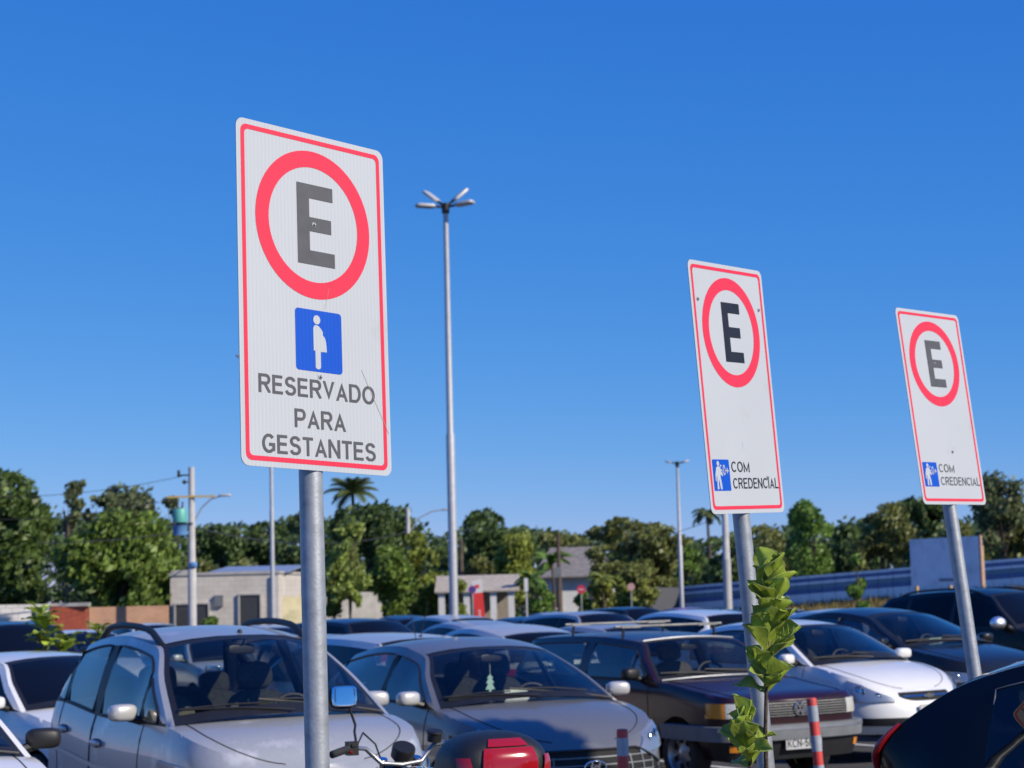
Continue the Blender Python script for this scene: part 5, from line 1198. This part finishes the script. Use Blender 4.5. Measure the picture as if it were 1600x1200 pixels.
def tree(px, ptop, halfw, Y, lmn, label, base=None, trunk=1, n=7000, size=.17, flat_=.8, nblob=16, airy=0, seed=None, cat='tree', name='tree', group=TREES, bottom=None):
    r = random.Random(seed if seed is not None else int(px * 7 + Y)); t = at(px, ptop, Y); z0 = gz(t.x, Y); h = t.z - z0; W = halfw * Y / FPX
    zb = (bottom if bottom is not None else .22) * h
    root = empty(name, (t.x, Y, z0), label, cat, group)
    blobs = []; cz = (h + zb) / 2; hz = (h - zb) / 2; br = min(W, hz) * (.48 if not airy else .42)
    for i in range(nblob):
        v = rball(r); k = v.length; v = v.normalized() * max(k, .55); 
        c = Vector((v.x * (W - br * .8), v.y * (W * .8 - br * .5), cz + v.z * (hz - br * flat_ * .9))); blobs.append((c, br * r.uniform(.65, 1.2), flat_))
    zt_ = max(c.z + rd * f for c, rd, f in blobs); zb_ = min(c.z - rd * f for c, rd, f in blobs); xm = max(abs(c.x) + rd for c, rd, f in blobs); sz_ = (h - zb) / (zt_ - zb_); sx_ = W / xm
    blobs = [(Vector((c.x * sx_, c.y * sx_, zb + (c.z - zb_) * sz_)), rd * (.5 + .5 * min(sz_, sx_)), f) for c, rd, f in blobs]
    if not airy: blobs.append((Vector((0, 0, cz)), br * 1.3, 1))
    mb = MB(); px_seed[0] = px * .37; crown(mb, blobs, int(n * 1.3), size, LM[lmn], r, airy); mb.build('crown', None, root, smooth=False)
    if trunk:
        g_ = MB(); rt_ = max(.09, W * .055) * trunk; top_ = Vector((r.uniform(-.2, .2), 0, cz)); g_.tube([(0, 0, -.2), (.02, 0, zb * .6), lerp(Vector((0, 0, zb)), top_, .3), top_], rt_, M['bark'], 10, True, rt_ * .4)
        for c, rad, _ in blobs[:9]:
            s_ = Vector((0, 0, lerp(zb * .7, cz, r.random() * .7))); g_.tube([s_, lerp(s_, c, .5) + Vector((0, 0, .1 * h * r.random())), c], rt_ * .45, M['bark'], 6, True, rt_ * .12)
        g_.build('trunk', None, root)
    return root
tree(2, 726, 98, 76, 'mango', 'huge dark mango tree at the left edge behind the block wall', n=13000, size=.19, bottom=.20, nblob=24)
tree(182, 786, 100, 73, 'mid', 'large leafy tree hanging over the red gate and brick wall', n=13000, size=.17, bottom=.10, nblob=26)
tree(105, 750, 26, 112, 'sparse', 'thin crowned tree showing above the leaf wall, leftmost of the airy ones', n=1300, size=.20, airy=1, nblob=9, bottom=.62)
tree(160, 764, 30, 113, 'sparse', 'airy tree top between the leftmost airy crown and the widest one', n=1300, size=.20, airy=1, nblob=9, bottom=.62)
tree(205, 753, 42, 114, 'sparse', 'widest airy tree top above the leafy tree', n=2200, size=.2, airy=1, nblob=13, bottom=.62)
tree(272, 770, 20, 108, 'sparse', 'small airy tree top behind the transformer pole', n=900, size=.2, airy=1, nblob=7, bottom=.6)
tree(335, 818, 62, 125, 'dark', 'dark rounded tree behind the grey house, left one', n=6000, size=.24, bottom=.1)
tree(415, 800, 62, 128, 'dark', 'dark tree behind the grey house, centre one', n=6000, size=.24, bottom=.1)
tree(482, 796, 55, 122, 'dark', 'dark tree just left of the big sign pole', n=5500, size=.24, bottom=.1)
tree(300, 870, 50, 100, 'olive', 'low olive green tree over the flat roof of the grey house', n=3500, size=.2, bottom=.1, trunk=.7)
tree(395, 872, 50, 101, 'olive', 'low olive shrub tree beside the slim lamp post', n=3500, size=.2, bottom=.1, trunk=.7)
tree(578, 778, 75, 108, 'dark', 'tall dark tree under the palm right of the big sign pole', n=9000, size=.2, bottom=.15, nblob=20)
tree(545, 806, 36, 84, 'light', 'slender pale green tree right beside the big sign pole', n=4500, size=.13, flat_=1, nblob=14, bottom=.22)
tree(612, 850, 50, 88, 'mid', 'green shade tree with thick forked trunk behind the black SUV', n=6000, size=.15, bottom=.22, trunk=2.2)
tree(655, 828, 42, 93, 'yellow', 'yellowish green tree left of the tall lamp post', n=6500, size=.15, nblob=16, bottom=.12)
tree(782, 790, 70, 118, 'dark', 'dark green tree with spiky top right of the tall lamp post', n=8500, size=.22, nblob=20, bottom=.1)
tree(798, 824, 42, 100, 'yellow', 'yellow green tree in front of the dark spiky one', n=6000, size=.16, bottom=.15)
tree(745, 862, 38, 104, 'olive', 'olive bush tree behind the porch roof', n=3500, size=.17, bottom=.1)
tree(700, 850, 35, 125, 'dark', 'dark tree behind the tall lamp post', n=3500, size=.22, bottom=.1)
tree(885, 826, 60, 142, 'olive', 'flat topped dark olive tree behind the white house', n=5500, size=.27, flat_=.5, bottom=.2)
tree(988, 806, 92, 104, 'olive', 'broad umbrella shaped tree in the middle distance left of the double lamp', n=12000, size=.16, flat_=.38, nblob=34, bottom=.30)
tree(1068, 842, 26, 118, 'bright', 'small bright green tree behind the double lamp', n=2500, size=.18, bottom=.2)
tree(1150, 832, 60, 112, 'dark', 'dark tree behind the middle sign pole', n=6000, size=.2, bottom=.08)
tree(1105, 868, 40, 116, 'dark', 'low dark tree below the distant palm', n=3500, size=.2, bottom=.05)
tree(1212, 815, 52, 118, 'olive', 'olive green tree right of the fig plant', n=5500, size=.2, bottom=.1)
tree(1268, 776, 46, 98, 'bright', 'pointed bright green tree with a visible slim trunk over the striped fence', n=6500, size=.15, flat_=1, nblob=16, bottom=.30)
tree(1320, 812, 42, 116, 'dark', 'dark tree filling the gap right of the pointed tree', n=4500, size=.2, bottom=.08)
tree(1375, 782, 55, 104, 'olive', 'olive crowned tree with a bare trunk left of the billboard', n=7500, size=.16, nblob=20, bottom=.28)
tree(1440, 768, 48, 120, 'dark', 'tall dark tree behind the rightmost sign', n=5500, size=.22, bottom=.1)
tree(1495, 800, 45, 110, 'olive', 'olive tree behind the billboard', n=5000, size=.18, bottom=.08)
tree(1562, 737, 48, 102, 'sparse', 'tall airy tree at the right edge', n=4200, size=.17, airy=1, nblob=20, bottom=.42)
tree(1590, 800, 62, 106, 'olive', 'bushy tree at the right edge below the airy one', n=6000, size=.18, bottom=.08)
tree(1690, 770, 75, 100, 'dark', 'dark tree just beyond the right edge', n=5000, size=.2, bottom=.1)
tree(1340, 868, 16, 44, 'bright', 'young slim tree growing among the cars left of the billboard', n=1500, size=.09, flat_=1, nblob=9, bottom=.38, airy=1)
rs = random.Random(9)
bt = MB(); rb = random.Random(21); prof_ = spl([(-150, 800), (0, 800), (120, 815), (250, 822), (330, 830), (480, 815), (620, 812), (690, 842), (780, 830), (900, 842), (1000, 835), (1090, 850), (1200, 832), (1300, 822), (1400, 812), (1500, 820), (1600, 805), (1750, 800)])
bl_ = []
for i in range(210):
    px = lerp(-150, 1750, i / 209); Yb = rb.uniform(150, 172); t = at(px, prof_(px) - 9 + rb.uniform(-5, 8), Yb); z0 = gz(t.x, Yb); rad = rb.uniform(1.5, 2.4)
    bl_.append((Vector((t.x, Yb, t.z - rad * .8)), rad, .8)); bl_.append((Vector((t.x + rb.uniform(-1, 1), Yb - 1, lerp(z0, t.z, .45))), 2.3, 1.1)); bl_.append((Vector((t.x + rb.uniform(-1, 1), Yb - 1, lerp(z0, t.z, .12))), 2.0, 1.0))
crown(bt, bl_, 80000, .32, LM['dark'], rb); o = bt.build('far_wood', None, None, smooth=False); tag(o, 'dark far wood closing the view behind the separate trees', 'wood', kind='stuff')
# low shrubs
for px, pt_, hw_, Y, nm, lb in ((845, 905, 28, 86, 'bright', 'low green bush left of the red round sign'), (940, 893, 24, 88, 'croton', 'yellowish shrub right of the red round sign'), (975, 888, 26, 89, 'yellow', 'green and yellow shrub below the broad tree'), (1008, 897, 20, 88, 'croton', 'yellowish green shrub left of the slate gate'), (915, 920, 18, 90, 'bright', 'low bush at the foot of the white house'), (670, 905, 22, 90, 'mid', 'green bush left of the tall lamp post'), (715, 905, 18, 84, 'yellow', 'small yellowish shrub in front of the porch'), (470, 905, 22, 80, 'mid', 'green bush over the yellow garden wall'), (330, 962, 16, 70, 'bright', 'small weed clump at the foot of the grey house'), (520, 900, 20, 90, 'yellow', 'bush just right of the big sign pole'), (1200, 880, 40, 112, 'dark', 'dark hedge clump above the striped fence'), (1420, 878, 30, 100, 'olive', 'olive shrub left of the billboard')):
    tree(px, pt_, hw_, Y, nm, lb, n=1800, size=.13, trunk=.5, nblob=9, bottom=.0, name='shrub', cat='shrub', group='shrubs in front of the trees')
# small fig saplings among the cars on the left
def sapling(px, py0, py1, Y, n, label, tilt=0, seed=1):
    r = random.Random(seed); a = at(px, py1, Y); b = at(px + tilt, py0, Y); z0 = gz(a.x, Y); root = empty('sapling', (a.x, Y, z0), label, 'plant', 'fig saplings among the cars')
    A_ = Vector((0, 0, a.z - z0)); B_ = Vector((b.x - a.x, 0, b.z - z0)); g_ = MB(); g_.tube([(0, 0, 0), A_, B_], .018, FSTEM, 8, True, .008); g_.build('stem', None, root); g_ = MB()
    for i in range(n):
        t = i / n; p = lerp(A_, B_, t); an = i * 2.4; el = r.uniform(-.2, .9); d = Vector((math.cos(an) * math.cos(el), math.sin(an) * math.cos(el), math.sin(el))); leaf(g_, p, d, Vector((-math.cos(an), -math.sin(an), .6)), .22, .14, -.2, .25, r, False)
    g_.build('foliage', None, root)
sapling(72, 955, 1015, 21, 34, 'fig sapling with drooping leaves in front of the red gate', -8, 2)
sapling(98, 1000, 1030, 20, 16, 'low leafy fig shoot beside the taller sapling', 4, 3)
sapling(152, 977, 1005, 26, 16, 'small fig sapling behind the minivan roof rail', 2, 4)
# palms
def palm(px, pc, Y, nf, fl, label, droop=1.0, seed=1, lmn='palm', trunk_r=.14):
    r = random.Random(seed); c = at(px, pc, Y); z0 = gz(c.x, Y); h = c.z - z0; root = empty('palm_tree', (c.x, Y, z0), label, 'palm tree', 'palms'); g_ = MB(); g_.tube([(0, 0, 0), (.1, 0, h * .5), (0, 0, h)], trunk_r, M['bark'], 10, True, trunk_r * .7); g_.build('trunk', None, root); g_ = MB()
    for i in range(nf):
        az = 2 * math.pi * i / nf + r.uniform(-.2, .2); el = r.uniform(.1, 1.3); L_ = fl * r.uniform(.8, 1.1); p = Vector((0, 0, h)); pts = [p]
        for k in range(10):
            e = el - droop * (k / 9) ** 1.2 * 1.6; p = p + Vector((math.cos(az) * math.cos(e), math.sin(az) * math.cos(e), math.sin(e))) * (L_ / 10); pts.append(p)
        g_.tube(pts, .03, LM[lmn], 4, True, .008)
        for k in range(1, 30):
            t = k / 30; q_ = along(pts, t); sd = Vector((-math.sin(az), math.cos(az), 0)); ll = fl * .28 * math.sin(math.pi * min(t * .9 + .12, 1)) + .05; dr = (pts[min(int(t * 10) + 1, 10)] - pts[int(t * 10)]).normalized()
            for s in (1, -1):
                e_ = q_ + (sd * s + dr * .7).normalized() * ll - Vector((0, 0, ll * .45)); w_ = dr * .05; g_.add([q_ - w_, q_ + w_, e_], [(0, 1, 2)], LM[lmn])
    g_.build('frond_crown', None, root, smooth=False)
palm(551, 772, 110, 22, 1.9, 'feathery palm rising above the dark trees right of the big sign pole', .9, 3)
palm(1105, 805, 140, 18, 1.6, 'distant drooping palm left of the thick concrete pole', 1.2, 4)
palm(862, 880, 94, 14, 1.3, 'short palm in front of the white house', 1.0, 5, 'bright', .08)
palm(830, 905, 88, 12, .9, 'small bushy palm beside the small white sign', .9, 6, 'bright', .06)
palm(940, 905, 87, 12, .8, 'small palm right of the red round sign', .9, 7, 'yellow', .05)

# unseen tree added at the right to shade the grey hatchback bonnet and bollard
tr_ = random.Random(77); st_ = empty('tree', (7.20, 9.36, 0), 'slim round crowned tree added out of view to cast shade on the grey hatchback', 'tree', TREES)
mb = MB(); crown(mb, [(Vector((0, 0, 5.9)), .92, 1.0), (Vector((.05, -.1, 6.25)), .6, 1.0), (Vector((-.1, -.1, 5.5)), .7, 1.0)], 9000, .16, LM['mid'], tr_); mb.build('crown', None, st_, smooth=False)
g = MB(); g.tube([(0, 0, 0), (.05, 0, 2.5), (0, 0, 5.2), (0, 0, 6.2)], .09, M['bark'], 10, True, .04); g.build('trunk', None, st_)
